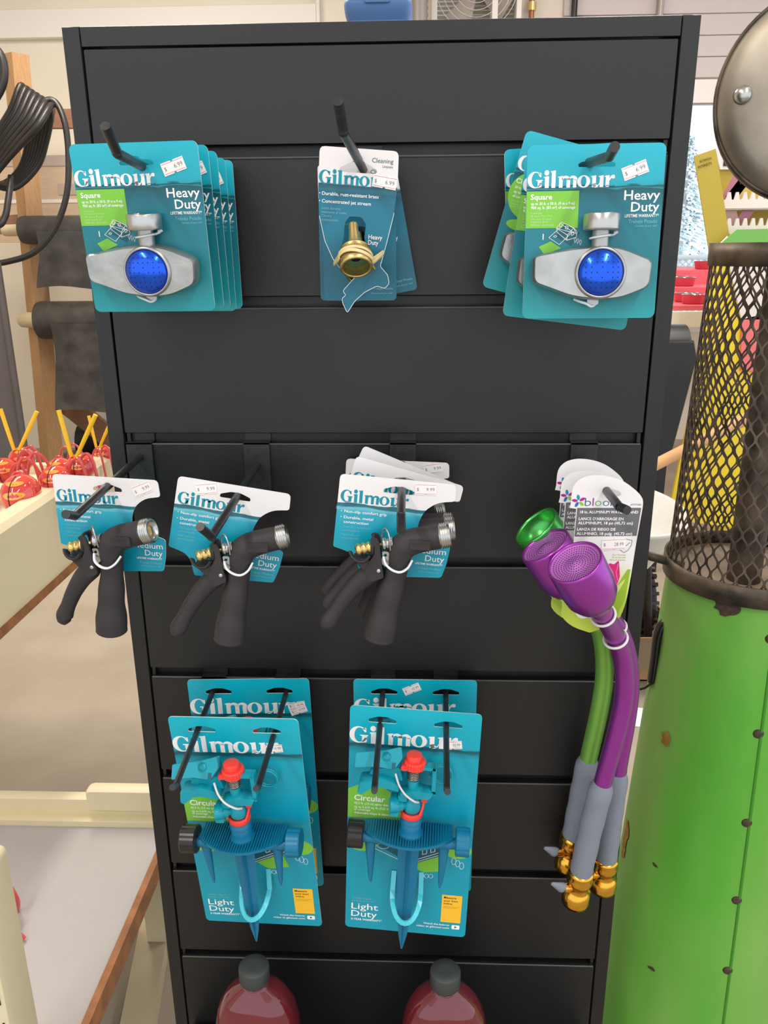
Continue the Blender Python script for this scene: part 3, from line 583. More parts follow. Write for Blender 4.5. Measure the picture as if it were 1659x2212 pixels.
    b = MB(.001); b.lathe([(12.6, -121), (13, -120), (13, -115), (12.4, -114), (9.8, -114), (9.6, -118)], REDP, 32, Matrix.Translation((1.5, y, 0)), caps=False)
    b.tube([(11, y-8, -116), (14, y-4, -108), (15.5, y, -98)], 1.7, REDP, 8); b.box(12, 19, y-4, y+2, -100, -95.5, REDP, .8); b.build('red_collar', o)
    b = MB(.001); b.lathe([(9.4, -121), (9.2, -113), (10.6, -111), (10.8, -106), (9.6, -102), (7.4, -97), (6.4, -86), (6.4, -72)], TEALP, 28, Matrix.Translation((1.8, y, 0)))
    b.lathe([(5, -2), (5, 8), (7, 9), (7, 14), (8.6, 15), (8.6, 24)], TEALP, 20, axis_m((-1, y-2, -106), (-1, -.25, .05))); b.box(-24, -13, y-12, y+6, -117, -96, TEALP, 2); b.box(-15, -4, y-8, y+4, -99, -90, TEALP, 2); b.torus((1.8, y, -112), 9.6, .8, GREYT, 'z', 28, 6)
    for x0, x1, z0, z1 in ((5, 27, -55, -51), (23, 28, -86, -51), (4, 28, -88, -82)): b.box(x0, x1, y-7, y+5, z0, z1, TEALP, 1)
    b.plate([rpoly([(-14, -86), (8, -80), (26, -84), (22, -92), (0, -93), (-12, -90)], 2, 3)], y-10, y+6, TEALP, bev=1.5); b.build('sprinkler_head', o)
    b = MB(.001); Mt = axis_m((0, 0, 0), (0, 0, 1)); Tl = Matrix.Translation((-14, y, -46)) @ Matrix.Rotation(math.radians(-34), 4, 'X') @ Matrix.Translation((14, -y, 46))
    b.plate([rpoly([(-66, -43), (-32, -38), (-14, -33), (-11, -45), (-20, -59), (-40, -57), (-66, -60)], [2, 2, 2, 3, 3, 2, 2], 3)], y-9, y+4, TEALP, Tl, bev=1)
    b.lathe([(5, 0), (5, .9), (.1, .9)], TEALP, 20, Tl @ axis_m((-30, y-9, -45), (0, -1, 0))); b.box(-23, -19, y-9.4, y-6, -58, -51, DKTEAL, 0, Tl)
    b.plate([rpoly([(-60, -73), (-46, -70), (-36, -66), (-14, -73), (-14, -83), (-34, -79), (-44, -80), (-58, -91), (-62, -88)], 2, 3)], y-12, y+8, TEALP, bev=1.2)
    b.plate([rpoly([(-46, -60), (-14, -56), (-10, -74), (-30, -73), (-50, -68)], 2, 3)], y-3, y+9, TEALP, bev=1); b.build('impact_arm', o)
    b = MB(.001); n = 7; P = [(1.8+7.2*math.cos(a), y+7.2*math.sin(a), -71+15.5*a/(2*PI*n)) for a in [2*PI*i/16 for i in range(16*n+1)]]; b.tube(P, .85, SPRNG, 6); b.lathe([(5.6, -72), (5.6, -54)], SPRNG, 16, Matrix.Translation((1.8, y, 0))); b.build('spring', o)
    b = MB(.001); l = [(13*(1-.05*(k % 2))*math.cos(2*PI*k/48), 13*(1-.05*(k % 2))*math.sin(2*PI*k/48)) for k in range(48)]
    b.loft([[(p[0]*s, p[1]*s, h) for p in l] for s, h in ((.9, -56), (1, -55), (1, -47.5), (.92, -46), (.5, -46))], REDP, False, True, Matrix.Translation((2.4, y, 0))); b.lathe([(9.2, -47), (9.2, -39.6), (8.4, -38.6), (.1, -38.4)], REDP, 32, Matrix.Translation((1.4, y, 0))); b.box(-13, -6, y-9, y-1, -56, -50.5, REDP, 1); b.build('red_cap', o)
    b = MB(.001); b.tube(smooth([(-19, y-8, -61), (-14, y-14, -72), (-6, y-17, -82), (4, y-14, -92), (9, y-8, -97)], 5), 1.2, LTIE, 8, flat=1.2); b.build('zip_tie', o)
    b = MB(.001); b.torus((35, -6, -77), 11.5, 1.5, TEALP, 'y', 36, 8); b.torus((35, -9, -77), 11.5, 1.2, TEALP, 'y', 36, 8); b.tube([(24, -12, -74), (20, -22, -72)], 2, TEALP, 8); b.build('clip_ring', o)
    b = MB(.001); cen = [(-17, -227), (-17.6, -250)]+arc(0, -252, 17.6, 180, 360, 14)[1:]+[(17, -226)]
    ou, inn = [], []
    for i, p in enumerate(cen):
        a = V(cen[max(0, i-1)]); q = V(cen[min(len(cen)-1, i+1)]); d = (q-a).normalized(); nn = V((-d.y, d.x)); ou.append(tuple(V(p)-nn*3)); inn.append(tuple(V(p)+nn*3))
    for i in range(len(cen)-1):
        ya = [-1-40*math.sin(PI*min(1, max(0, (k/(len(cen)-1))))) for k in (i, i+1)]
        q = [ou[i], ou[i+1], inn[i+1], inn[i]]; yy = [ya[0], ya[1], ya[1], ya[0]]
        b.add([(p[0], v, p[1]) for p, v in zip(q, yy)]+[(p[0], v+2.4, p[1]) for p, v in zip(q, yy)], [(0, 1, 2, 3), (4, 7, 6, 5), (0, 4, 5, 1), (2, 6, 7, 3)], STRAP, False)
    b.build('retaining_strap', o)
    return o
e1 = impact(); GI = 'impact sprinklers on spikes, two per pair of hooks'
e1['label'] = 'front impact sprinkler of the right pair on cyan card, red cap and blue spike'; e1['group'] = GI
d1, e2, d2 = [copy_tree(e1) for i in range(3)]
pose(e1, (.0415, -.0845, .8735), 2.3, -2.6, -.5); sticker(e1, 45, -41.5, 8, '10.99', w=22, h=11)
d1['label'] = 'front impact sprinkler of the left pair, leaning on its two long hooks'; pose(d1, (-.1690, -.1065, .8735), -2.2, -4, 5); sticker(d1, 44, -40, 5, '10.99', w=22, h=11)
p = at(757, 1476, -.014); e2['label'] = 'rear impact sprinkler card of the right pair, sticker high between its holes'; pose(e2, (.0405, -.0155, .8735), 0, 0, 0); sticker(e2, -4, -11, 24, '10.99', w=22, h=11)
d2['label'] = 'rear impact sprinkler card of the left pair, two overlapping stickers at right'; pose(d2, (-.1685, -.0185, .8735), -1.4, 0, 1); sticker(d2, 59, -36, 8, '10.99', w=22, h=10); sticker(d2, 61, -43, 18, '10.99', y=-.8, w=22, h=10)

# ---------------------------------------------------------------- watering wands
BL = [('b', (40, 100, 130)), ('l', (150, 40, 140)), ('o', (110, 170, 60)), ('o', (40, 110, 160)), ('m', (110, 60, 140))]
PETAL = [mat('petal_'+str(i), c, .45) for i, c in enumerate(((30, 140, 180), (176, 30, 140), (36, 110, 170), (140, 196, 70), (176, 30, 140)))]
TUL = mat('tulip_magenta', (214, 30, 120), .4); TUL2 = mat('tulip_pink', (240, 120, 180), .4); LEAF = mat('leaf_print', (150, 184, 40), .4); LEAF2 = mat('leaf_light', (206, 220, 130), .4); GBOX = mat('grey_print', (104, 104, 108), .4)
def wand(col, pts, fc, fd, name, bottom=None):
    """pts: tube centreline in metres relative to the card's hole; fc, fd head face centre and facing"""
    o = thing('watering_wand', 'x', 'watering wand'); c = MB(.001)
    l = [tuple(p[:2]) for p in smooth([(-34, -14), (-33, 2), (-26, 11), (-14, 14.5), (0, 13.5), (14, 9), (26, 1), (34, -7), (36.4, -15), (35, -35), (33, -60), (30.5, -100), (28, -122), (24, -137)], 4)]
    l += [(18, -141), (8, -150)]+[tuple(p[:2]) for p in smooth([(-6, -155), (-24, -148), (-36, -136), (-36.5, -121), (-46, -112), (-52, -103), (-53, -96), (-40, -80)], 3)]+[(-29, -60), (-28.5, -20), (-35, -19)]
    c.plate([l, rpoly([(-2, -1), (2, 1.8), (13, -2), (14.6, -5), (12.5, -7), (2, -6.4)], 1.5, 3)], 0, .7, WDCARD, side=CARDW)
    for k, m_ in enumerate(PETAL):
        a = math.radians(100+k*72); c.plate([[(-26.6+3.9*math.cos(a)+2.9*math.cos(t)*math.cos(a)-1.5*math.sin(t)*math.sin(a), -11.9+3.9*math.sin(a)+2.9*math.cos(t)*math.sin(a)+1.5*math.sin(t)*math.cos(a)) for t in [2*PI*i/14 for i in range(14)]]], -.2, -.2, m_)
    x = -20.5
    for ch, rgb in BL:
        w = {'b': 6.2, 'l': 1.1, 'o': 6.4, 'm': 9}[ch]; tx(c, ch, x, -17, 12.5, mat('logo_'+str(rgb), rgb, .45), -.25, 'L', -.012, w); x += w+1.3
    tx(c, '#70736BL', 35, -16.2, 2.6, GREYT, -.25, 'R')
    c.plate([[(-27.6, -19), (35, -18.6), (33, -48), (-28.4, -49)]], -.2, -.2, GBOX)
    tx(c, '18 in. ALUMINUM WATER WAND', -24.6, -24.5, 4, WHITE, -.3, 'L', .022, 57); tx(c, "LANCE D'ARROSAGE EN", -25.4, -31.6, 4.1, WHITE, -.3, 'L', .022, 44); tx(c, 'ALUMINIUM, 18 po (45,72 cm)', -25.8, -36, 4.1, WHITE, -.3, 'L', .022, 54); tx(c, 'LANZA DE RIEGO DE', -26.4, -42.6, 4.1, WHITE, -.3, 'L', .022, 38); tx(c, 'ALUMINIO, 18 pulg. (45.72 cm)', -26.6, -47.2, 4.1, WHITE, -.3, 'L', .022, 55)
    strokes(c, [[(-25, -26.2), (31, -25.6)], [(-26, -38.4), (30, -37.6)], [(15, -53), (19, -52), (22, -50.6), (25, -52), (29, -52.6), (28.6, -58), (26, -63), (22, -66), (18, -63), (15.4, -58), (15, -53)], [(18, -58), (20.5, -61.5), (27, -55)]], GBOX, .5)
    for i in range(3): tx(c, ('New Warranty', 'Sin de Garantía', 'Años de Garantía')[i], 24, -69-i*2.7, 2.2, LEAF, -.25, 'R')
    c.plate([rpoly([(6, -80), (9, -77), (13, -79), (17.5, -74), (19, -84), (20, -92), (17, -104), (8, -108), (2, -98)], 2, 3)], -.22, -.22, TUL); strokes(c, [[(8, -80), (12, -86), (15, -95), (12, -104)], [(17, -78), (16, -88), (18, -96)]], TUL2, .8, -.3)
    c.plate([[(12, -112), (16, -106), (27, -84), (30, -84), (27, -118), (20, -136), (14, -139)]], -.24, -.24, LEAF); c.plate([[(12, -108), (26, -94), (22, -104), (14, -118), (12, -130), (9, -120)]], -.26, -.26, LEAF2); c.plate([circ(-14, -128, 9, 20, 11)], -.24, -.24, WHITE)
    c.build('backing_card', o)
    d = V(fd).normalized(); A = axis_m(fc, d); R = .0272; pts = [tuple(V(fc)-d*.066)]+list(pts[1:])
    b = MB(1); b.lathe([(.009, -.072), (.0105, -.068), (.013, -.062), (.021, -.055), (.0258, -.045), (.0272, -.03), (R, -.001), (R-.0006, .0012), (R-.0022, .0012), (R-.0028, -.001)], col, 48, A, caps=False)
    SH = b.build('spray_head', o)
    f = MB(1); f.lathe([(R-.0026, -.0008), (.018, -.0022), (.012, -.0034), (.006, -.0014), (.0001, -.0002)] if name != 'green' else [(R-.0026, -.001), (.0242, -.022), (.0001, -.023)], PURPF if name != 'green' else GRN, 48, A, caps=False)
    if name != 'green':
        for k in range(1, 11):
            n = 6*k; rr = .0024*k
            if rr > R-.004: continue
            pr = [(0, -.0002), (.006, -.0014), (.012, -.0034), (.018, -.0022), (.0247, -.0008)]; j_ = max(q for q in range(4) if pr[q][0] <= rr); h = pr[j_][1]+(pr[j_+1][1]-pr[j_][1])*(rr-pr[j_][0])/(pr[j_+1][0]-pr[j_][0])+.0002
            for i in range(n):
                a = 2*PI*i/n; f.lathe([(.0006, 0), (.0006, .00012)], DOTM, 5, A @ Matrix.Translation((rr*math.cos(a), rr*math.sin(a), h)))
    f.build('rose_face', SH)
    P = smooth(pts, 6); cut_i = int(len(P)*.70)
    b = MB(1); b.tube(P[:cut_i+3], .0107, col if name != 'green' else LIME, 20)
    b.build('wand_tube', o)
    G = P[cut_i:]; g = MB(1); rr = [.0098]+[.0142+.0004*math.sin(i*1.9) for i in range(len(G)-2)]+[.0136]; g.tube(G, rr, GREY, 20); g.build('foam_grip', o)
    e = P[-1]; dd = (P[-1]-P[-3]).normalized(); B = axis_m(e, dd); q = MB(1)
    q.lathe([(.0128, -.004), (.0158, -.003), (.0162, 0), (.0154, .004), (.0162, .008), (.0166, .012), (.0158, .015), (.0132, .017), (.0128, .026), (.0142, .030), (.0170, .032), (.0172, .044), (.0178, .047), (.0174, .051), (.0156, .051), (.0150, .04)], GOLD, 36, B)
    BV = q.build('brass_valve', o)
    v = MB(1); s = e+dd*.022; v.tube([s, s+V((-.014, -.006, .001)), s+V((-.02, -.008, .002))], .0058, GOLD, 12); v.tube([s+V((-.0195, -.008, .002)), s+V((-.023, -.0088, .004)), s+V((-.036, -.010, .0105))], [.007, .0076, .0022], GREY, 10, flat=.6); v.build('valve_lever', BV)
    for p0, p1 in ((pts[0], pts[1]), (pts[1], pts[2])):
        p0, p1 = V(p0), V(p1); u = (p1-p0).normalized(); t = MB(1); q0 = p0+(p1-p0)*.3; A2 = axis_m(q0, u)
        t.tube([A2 @ V((.0122*math.cos(a), .0122*math.sin(a), .0)) for a in [2*PI*i/28 for i in range(28)]], .0015, LTIE, 8, True); t.build('ring_tie', o)
    return o
H1 = V((.2276, -.14, 1.1588)); rel = lambda H, L: [tuple(V(p)-H) for p in L]
FD = (-.464, -.286, .844)
w1 = wand(PURP, rel(H1, [(.2235, -.158, 1.042), (.2447, -.140, 1.0069), (.2640, -.118, .9640), (.2735, -.105, .9111), (.2715, -.097, .8584), (.2635, -.087, .785), (.2565, -.076, .710), (.2512, -.066, .632)]), tuple(V((.1905, -.191, 1.102))-H1), FD, 'purple')
w1.location = H1; GW = 'watering wands on the right hook'; w1['group'] = GW
w1['label'] = 'front purple watering wand with perforated rose and grey foam grip'
sticker(w1, 11, -57, 3, '28.99', w=24, h=12)
H2 = V((.2215, -.113, 1.1560))
w2 = wand(PURP, rel(H2, [(.2300, -.105, 1.030), (.2560, -.088, .995), (.2800, -.07, .950), (.2925, -.058, .900), (.2945, -.052, .850), (.2915, -.045, .770), (.2910, -.037, .695), (.2920, -.028, .620)]), tuple(at(1177, 1179, -.128)-H2), (-.559, -.04, .843), 'purple')
w2.location = H2; w2['group'] = GW; w2['label'] = 'second purple watering wand half hidden behind the front purple one'
H3 = V((.2215, -.088, 1.1620))
w3 = wand(GRN, rel(H3, [(.2180, -.082, 1.035), (.2390, -.07, 1.000), (.2560, -.058, .955), (.2640, -.05, .905), (.2625, -.046, .855), (.2560, -.040, .785), (.2510, -.034, .720), (.2466, -.028, .655)]), tuple(at(1158, 1137, -.080)-H3), (-.66, -.08, .74), 'green')
w3.location = H3; w3['group'] = GW; w3['label'] = 'green watering wand at the back of the three, open green head at upper left'

# ---------------------------------------------------------------- bottles of red liquid on a low shelf
BOT = mat('red_tinted_bottle', (132, 40, 54), .06, trans=.42, ior=1.4, coat=.8); LIQ = mat('red_liquid', (150, 52, 66), .1, trans=.35, ior=1.33); CAPM = mat('bottle_cap', (58, 62, 62), .5)
def bottle():
    o = thing('nectar_bottle', 'x', 'bottle'); b = MB(.001); n = 40
    def ring(a, bb, z, e=2.5): return [(a*math.copysign(abs(math.cos(t))**(2/e), math.cos(t)), bb*math.copysign(abs(math.sin(t))**(2/e), math.sin(t)), z) for t in [2*PI*i/n for i in range(n)]]
    S = [(52, 36, 0), (56, 40, 3), (56, 40, 20), (54, 37, 60), (56, 40, 110), (55, 39, 135), (50, 36, 158), (40, 30, 177), (29, 24, 189), (19, 18, 196), (16.5, 16.5, 199), (16.5, 16.5, 206)]
    b.loft([ring(a, c, z, 2.4 if a > 25 else 2) for a, c, z in S], BOT); b.torus((0, 0, 200), 17, 1, BOT, 'z', 32, 6); b.build('bottle_body', o)
    lb = MB(.001); lb.tube(smooth([(-30, -33, 150), (-10, -38, 156), (12, -38, 155), (30, -33, 147)], 5), 1.2, BOT, 6); lb.build('shoulder_ridge', o)
    k = MB(.001); l = [(19.6*(1-.02*(i % 2))*math.cos(2*PI*i/80), 19.6*(1-.02*(i % 2))*math.sin(2*PI*i/80)) for i in range(80)]
    k.loft([[(p[0]*s, p[1]*s, z) for p in l] for s, z in ((.98, 203), (1, 204), (1, 223), (.95, 225), (.4, 225.3))], CAPM, True); k.lathe([(1.2, 225), (1.2, 225.8)], CAPM, 10); k.build('cap', o)
    return o
b1 = bottle(); GBT = 'bottles of red liquid in front of the panel'; ZS = .285
b1['label'] = 'left bottle of red liquid with black cap, under the left impact sprinklers'; b1['group'] = GBT; b1.location = (-.1655, -.105, ZS)
b2 = copy_tree(b1); b2['label'] = 'right bottle of red liquid with black cap, under the right impact sprinklers'; b2.location = (.0805, -.105, ZS)
sh = MB().box(-.29, .29, -.172, -.002, ZS-.014, ZS, BLK, .004).build('low_shelf'); tag(sh, 'black metal shelf at the foot of the panel carrying the bottles of red liquid', 'shelf')

# ---------------------------------------------------------------- room shell
YW = 5.2
def wallbox(name, x0, x1, y0, y1, z0, z1, m): return struct(MB().box(x0, x1, y0, y1, z0, z1, m).build(name))
wallbox('floor', -5.2, 4.4, -4.6, YW+.2, -.1, 0, FLOOR)
CEILM = mat('ceiling_white', (236, 232, 224), .8)
wallbox('ceiling', -5.2, 4.4, -4.6, YW+.2, 3.6, 3.7, CEILM)
wallbox('wall_left', -5.2, -5.0, -2.2, YW, 0, 3.6, WALLM)
SIDE = mat('pinkish_siding', (206, 197, 195), .6)
wx0, wx1, wz0, wz1 = 1.55, 3.3, .80, 2.36
wb = MB()
wb.box(-5.0, wx0, YW, YW+.15, 0, 3.6, WALLM); wb.box(wx1, 4.4, YW, YW+.15, 0, 3.6, WALLM); wb.box(wx0, wx1, YW, YW+.15, 0, wz0, WALLM); wb.box(wx0, wx1, YW, YW+.15, wz1, 3.6, WALLM)
struct(wb.build('wall_back'))
tr = MB()
for k in range(9): tr.plate([[(1.0, wz1+.1+k*.125), (3.5, wz1+.1+k*.125), (3.5, wz1+.222+k*.125), (1.0, wz1+.222+k*.125)]], YW-.03+.0, YW-.002, SIDE, bev=.006)
struct(tr.build('trim_1'))
tr = MB(); tr.box(-5, -.62, YW-.06, YW-.002, 2.76, 2.93, WHITEW, .01); tr.box(-.62, -.60, YW-.06, YW-.002, 2.5, 3.5, WHITEW); struct(tr.build('trim_2'))
tr = MB(); tr.box(-.60, 4.4, YW-.05, YW-.002, 3.02, 3.08, WHITEW, .01); struct(tr.build('trim_3'))
HEAT = mat('cream_heater_metal', (228, 222, 204), .45)
tr = MB(); tr.box(-5, -1.2, YW-.10, YW-.002, 1.26, 1.40, HEAT, .02); tr.box(-5, -1.2, YW-.07, YW-.002, 1.42, 1.45, HEAT, .008); struct(tr.build('trim_4'))
wn = MB()
for x0, x1, z0, z1 in ((wx0, wx1, wz1-.05, wz1), (wx0, wx1, wz0, wz0+.05), (wx0, wx0+.05, wz0, wz1), (wx1-.05, wx1, wz0, wz1), (wx0-.08, wx1+.08, wz1, wz1+.09)): wn.box(x0, x1, YW-.02, YW+.1, z0, z1, WHITEW)
win = struct(wn.build('window_1'))
GLASS = mat('window_glass', (250, 252, 255), 0, trans=1, ior=1.02)
MB().box(wx0+.05, wx1-.05, YW+.04, YW+.045, wz0+.05, wz1-.05, GLASS).build('window_pane', win)

# outdoors, seen through the window
GR = mat('pale_ground', (236, 238, 230), .9, var=.05, vscale=1); o = MB().box(-8, 16, YW+.2, 40, -.12, -.02, GR).build('ground'); struct(o)
FW_ = mat('galvanised_wire', (208, 212, 214), .5, .3)
fe = thing('chain_link_fence', 'chain link fence outside the window with a pale top rail', 'fence', (2.4, 9.0, 0))
m = MB(); m.tube([(-1.6, 0, 1.28), (2.6, 0, 1.28)], .028, FW_, 8); m.build('top_rail', fe)
for x in (-1.0, 1.4): MB().tube([(x, 0, 0), (x, 0, 1.3)], .03, FW_, 8).build('post', fe)
m = MB()
for i in range(70):
    for s in (-1, 1):
        x = -2.6+i*.07+(0 if s > 0 else 1.25); m.tube([(x, 0, .05), (x+s*1.2, 0, 1.25)], .006, FW_, 4, caps=False)
m.build('wire_mesh', fe)
TREE = [mat('overexposed_needles', (232, 242, 246), .9, var=.06, vscale=4, rgb2=(206, 226, 232)), mat('overexposed_needles_dim', (206, 224, 230), .9, var=.08, vscale=4, rgb2=(228, 240, 244))]; BARK = mat('grey_bark', (200, 200, 200), .9)  # needles coloured near white, overexposed daylight put into the colour
for k, (x, y, h, lab) in enumerate(((3.5, 11.5, 2.75, 'nearest pale conifer behind the chain link fence'), (4.75, 14.5, 3.3, 'tall pale conifer standing farther back outside the window'), (5.2, 17.5, 3.6, 'middle pale conifer in the distance outside the window'))):
    t = thing('conifer_tree', lab, 'tree', (x, y, -.02), None, 'pale conifers outside the window'); MB().tube([(0, 0, 0), (0, 0, h*.97)], [.09, .01], BARK, 8).build('trunk', t)
    m = MB(); rnd = random.Random(k)
    for i in range(900):
        f = rnd.random()**.8; z = h*(.12+.86*f); R = h*.26*(1-f)+.06; a = rnd.random()*2*PI; r = R*(.35+.65*rnd.random()); d = V((math.cos(a), math.sin(a), -.25)); s = V((-d.y, d.x, 0)); L = .16*(1.15-f); c = V((0, 0, z))+V((d.x*r, d.y*r, -.3*r))
        m.add([c-s*.03, c+s*.03, c+d*L+s*.02, c+d*L-s*.02, c+V((0, 0, .03))], [(0, 1, 2, 3), (0, 4, 3), (1, 2, 4), (4, 2, 3)], TREE[k % 2])
    m.build('foliage', t)

# ---------------------------------------------------------------- things over the top of the panel
TOTE = mat('blue_tote', (78, 116, 170), .45)
q = at(822, 26, 1.3); q.z -= .026; t = thing('storage_tote', 'blue plastic storage tote with lid standing behind the panel top', 'tote', (q.x, 1.3, q.z-.30))
w = .074; m = MB(); m.loft([[(x*s*w*.93, y*s*.16, z) for x, y in rrect(-1, -1, 1, 1, .2, 4)] for s, z in ((.86, 0), (1, .28))], TOTE); m.build('tote_body', t)
m = MB(); m.loft([[(x*w*s, y*.17*s, z) for x, y in rrect(-1, -1, 1, 1, .22, 4)] for s, z in ((.94, .272), (1.0, .285), (1.03, .30), (1.03, .306), (.97, .322), (.8, .326))], TOTE); m.box(-w*.38, w*.38, -.181, -.165, .300, .316, TOTE, .004); m.build('tote_lid', t)
zt = q.z-.30; RACK = mat('grey_shelf_steel', (110, 110, 112), .5)
t = thing('storage_rack', 'grey steel storage rack hidden behind the black panel, carrying the blue tote', 'rack', (q.x-.06, 1.3, 0))
MB().box(-.24, .24, -.2, .2, zt-.03, zt, RACK, .004).build('shelf', t)
for sx in (-1, 1):
    for sy in (-1, 1): MB().box(sx*.225-.012, sx*.225+.012, sy*.185-.012, sy*.185+.012, 0, zt-.03, RACK).build('leg', t)
DUCT = mat('grey_duct', (158, 152, 148), .5, .3)
q = at(907, 20, 4.9); m = MB(); z0 = 2.45; m.tube([(q.x, 4.9, z) for z in [z0+i*.02 for i in range(58)]], [.048+.006*(i % 2) for i in range(58)], DUCT, 20); tag(m.build('flexible_duct'), 'grey ribbed flexible duct rising beside the window fan', 'duct')
a, b_ = at(932, 30, YW-.1), at(1122, 30, YW-.1); cx, w = (a.x+b_.x)/2, (b_.x-a.x)/2; cz_ = at(1020, -22, YW-.1).z
t = thing('exhaust_fan', 'white framed exhaust fan with wire guard above the panel', 'fan', (cx, YW-.16, cz_))
m = MB()
for x0, x1, z0, z1 in ((-w, w, w-.03, w), (-w, w, -w, -w+.03), (-w, -w+.035, -w, w), (w-.03, w, -w, w), (.10, .135, -w, w)): m.box(x0, x1, -.05, .15, z0, z1, WHITEW)
m.build('frame', t)
BLADE = mat('fan_blade_grey', (176, 166, 158), .5); m = MB(); m.lathe([(.07, -.04), (.075, .03), (.03, .05)], BLADE, 20, axis_m((0, 0, 0), (0, -1, 0))); m.build('hub', t)
for k in range(4):
    a = k*PI/2+.5; M = Matrix.Rotation(a, 4, 'Y') @ Matrix.Rotation(math.radians(24), 4, 'X'); MB().plate([rpoly([(.05, -.03), (w*.8, -.11), (w*.86, .09), (.05, .03)], .03, 4)], -.004, .004, BLADE, M).build('blade', t)
m = MB()
for r in (.06, .1, .14, .18, .22, .26): m.torus((0, -.045, 0), r, .0024, FW_, 'y', 36, 5)
for i in range(22): m.tube([(-w+.03, .13, -w+.03+i*.026), (w-.03, .13, -w+.03+i*.026)], .006, WHITEW, 4)
m.build('wire_guard', t)
q = at(1150, 20, YW-.1); m = MB(); m.tube([(q.x, YW-.06, 2.6), (q.x, YW-.06, 3.5)], .018, mat('copper_pipe', (168, 116, 84), .4, .6), 10); m.lathe([(.03, 0), (.03, .05)], BRASS, 12, Matrix.Translation((q.x, YW-.06, q.z))); tag(m.build('copper_pipe'), 'thin copper pipe running up the wall right of the fan', 'pipe')
q = at(1243, 20, YW-.1); m = MB(); m.tube([(q.x, YW-.06, 2.6), (q.x, YW-.06, 3.5)], .02, BLACKP, 10); tag(m.build('black_pipe'), 'black pipe running up the wall above the panel', 'pipe')
q = at(1430, 20, YW-.1); m = MB(); m.tube([(q.x, YW-.06, 2.55), (q.x, YW-.06, 3.5)], .022, mat('grey_conduit', (168, 162, 156), .4, .4), 10); tag(m.build('grey_conduit'), 'grey conduit on the siding near the right top corner of the panel', 'pipe')

# ---------------------------------------------------------------- left: lumber rack, fabric rolls, hose coil
RK = thing('lumber_rack', 'raw lumber rack of posts and rails holding rolls of landscape fabric', 'rack', (-2.3, 4.0, 0))
def lw(px, py, y): return at(px, py, y)-V((-2.3, 4.0, 0))
a, b_ = lw(34, 118, 4.15), lw(112, 985, 4.15); a2 = b_+(a-b_)*1.0
bot = b_+(b_-a)*((b_.z)/(a.z-b_.z)); 
def beam(p, q, w, d, m_, up=(0, 1, 0)):
    p, q = V(p), V(q); t = (q-p).normalized(); u = (V(up)-V(up).dot(t)*t).normalized(); s = t.cross(u); o = MB()
    o.loft([[c+s*x*w/2+u*y*d/2 for x, y in ((-1, -1), (1, -1), (1, 1), (-1, 1))] for c in (p, q)], m_, False); return o
R3 = (.62, .78, 0)
beam(bot, a, .11, .10, WOOD, R3).build('post', RK); beam(bot+V((-.62, .25, 0)), a+V((-.62, .25, 0)), .09, .09, WOOD).build('post', RK)
beam(bot+V((1.75, .2, 0)), a+V((1.75, .2, 0)), .09, .09, WOOD).build('post', RK)
p, q = lw(40, 258, 4.2), lw(330, 258, 4.2); beam(p, q+V((1, 0, 0)), .10, .05, WOODD).build('rail', RK)
p, q = lw(105, 840, 4.32), lw(300, 995, 4.32); beam(p, q, .14, .04, WOODD).build('brace', RK)
p, q = lw(-90, 495, 4.25), lw(70, 480, 4.25); beam(p, q, .10, .05, WOODD).build('rail', RK)
def roll(label, px0, px1, py, dia_px, y, hx0, hx1, hy, core=True):
    c0 = at(px0, py, y); c1 = at(px1, py, y); c1.z = c0.z; r = dia_px/2/FPX*(c0-CP).dot(CF)
    t = thing('fabric_roll', label, 'fabric roll', c0, None, 'rolls of black landscape fabric on the rack')
    L = c1.x-c0.x; m = MB(); m.tube([(0, 0, 0), (.02, 0, 0), (L, 0, 0)], [r*.95, r, r], FABR, 28, up=(0, 0, 1)); m.build('fabric_wound', t)
    if core: MB().tube([(-.13, .06, 0), (-.02, 0, 0), (L+.05, 0, 0)], r*.42, mat('cardboard_core', (206, 190, 156), .8), 16).build('core_tube', t)
    e0 = at(hx0, hy, y-r); e1 = at(hx1, hy, y-r); n = 10; x0, x1 = e0.x-c0.x, e1.x-c0.x; zb = e0.z-c0.z; g = []; f = []
    for i in range(n+1):
        for j in range(13):
            u, v = i/n, j/12; g.append((x0+(x1-x0)*u-.02*v*(1-u)+.012*math.sin(v*5)*(u < .1), -r-.004+.018*math.sin(u*6+v*3)*v-.02*v, -.1*r+(zb+.1*r)*v+.012*math.sin(u*8)*v))
    for i in range(n):
        for j in range(12): k = i*13+j; f.append((k, k+1, k+14, k+13))
    m = MB(); m.add(g, f, FABR, True); m.add([(p[0], p[1]+.006, p[2]) for p in g], f, FABR, True); m.build('hanging_fabric', t)
    return t
roll('upper roll of black fabric on the rack, its end hanging down', 48, 330, 497, 58, 4.08, 94, 330, 622)
roll('lower thicker roll of black fabric on a pale core tube', 86, 330, 692, 80, 4.06, 134, 330, 886)
# standing dark roll at far left
c = atz(20, 1010, 0); c = V((at(8, 1000, 3.3).x, 3.3, 0)); zt_ = at(8, 568, 3.3).z; FELT = mat('charcoal_felt', (88, 82, 80), .85, var=.06, vscale=6)
rr_ = at(62, 760, 3.3).x-at(8, 760, 3.3).x; m = MB(); m.loft([[(c.x+(rr_+.0)*math.cos(t_)*(1+.0), 3.3+rr_*math.sin(t_), z) for t_ in [2*PI*i/36 for i in range(36)]] for z in (0, zt_)], FELT, True)
m.tube([(c.x+rr_*1.0, 3.28, 0), (c.x+rr_*.98, 3.28, zt_*.98)], .02, FELT, 8); tag(m.build('felt_roll'), 'tall charcoal roll of felt standing on end at the left edge', 'fabric roll')
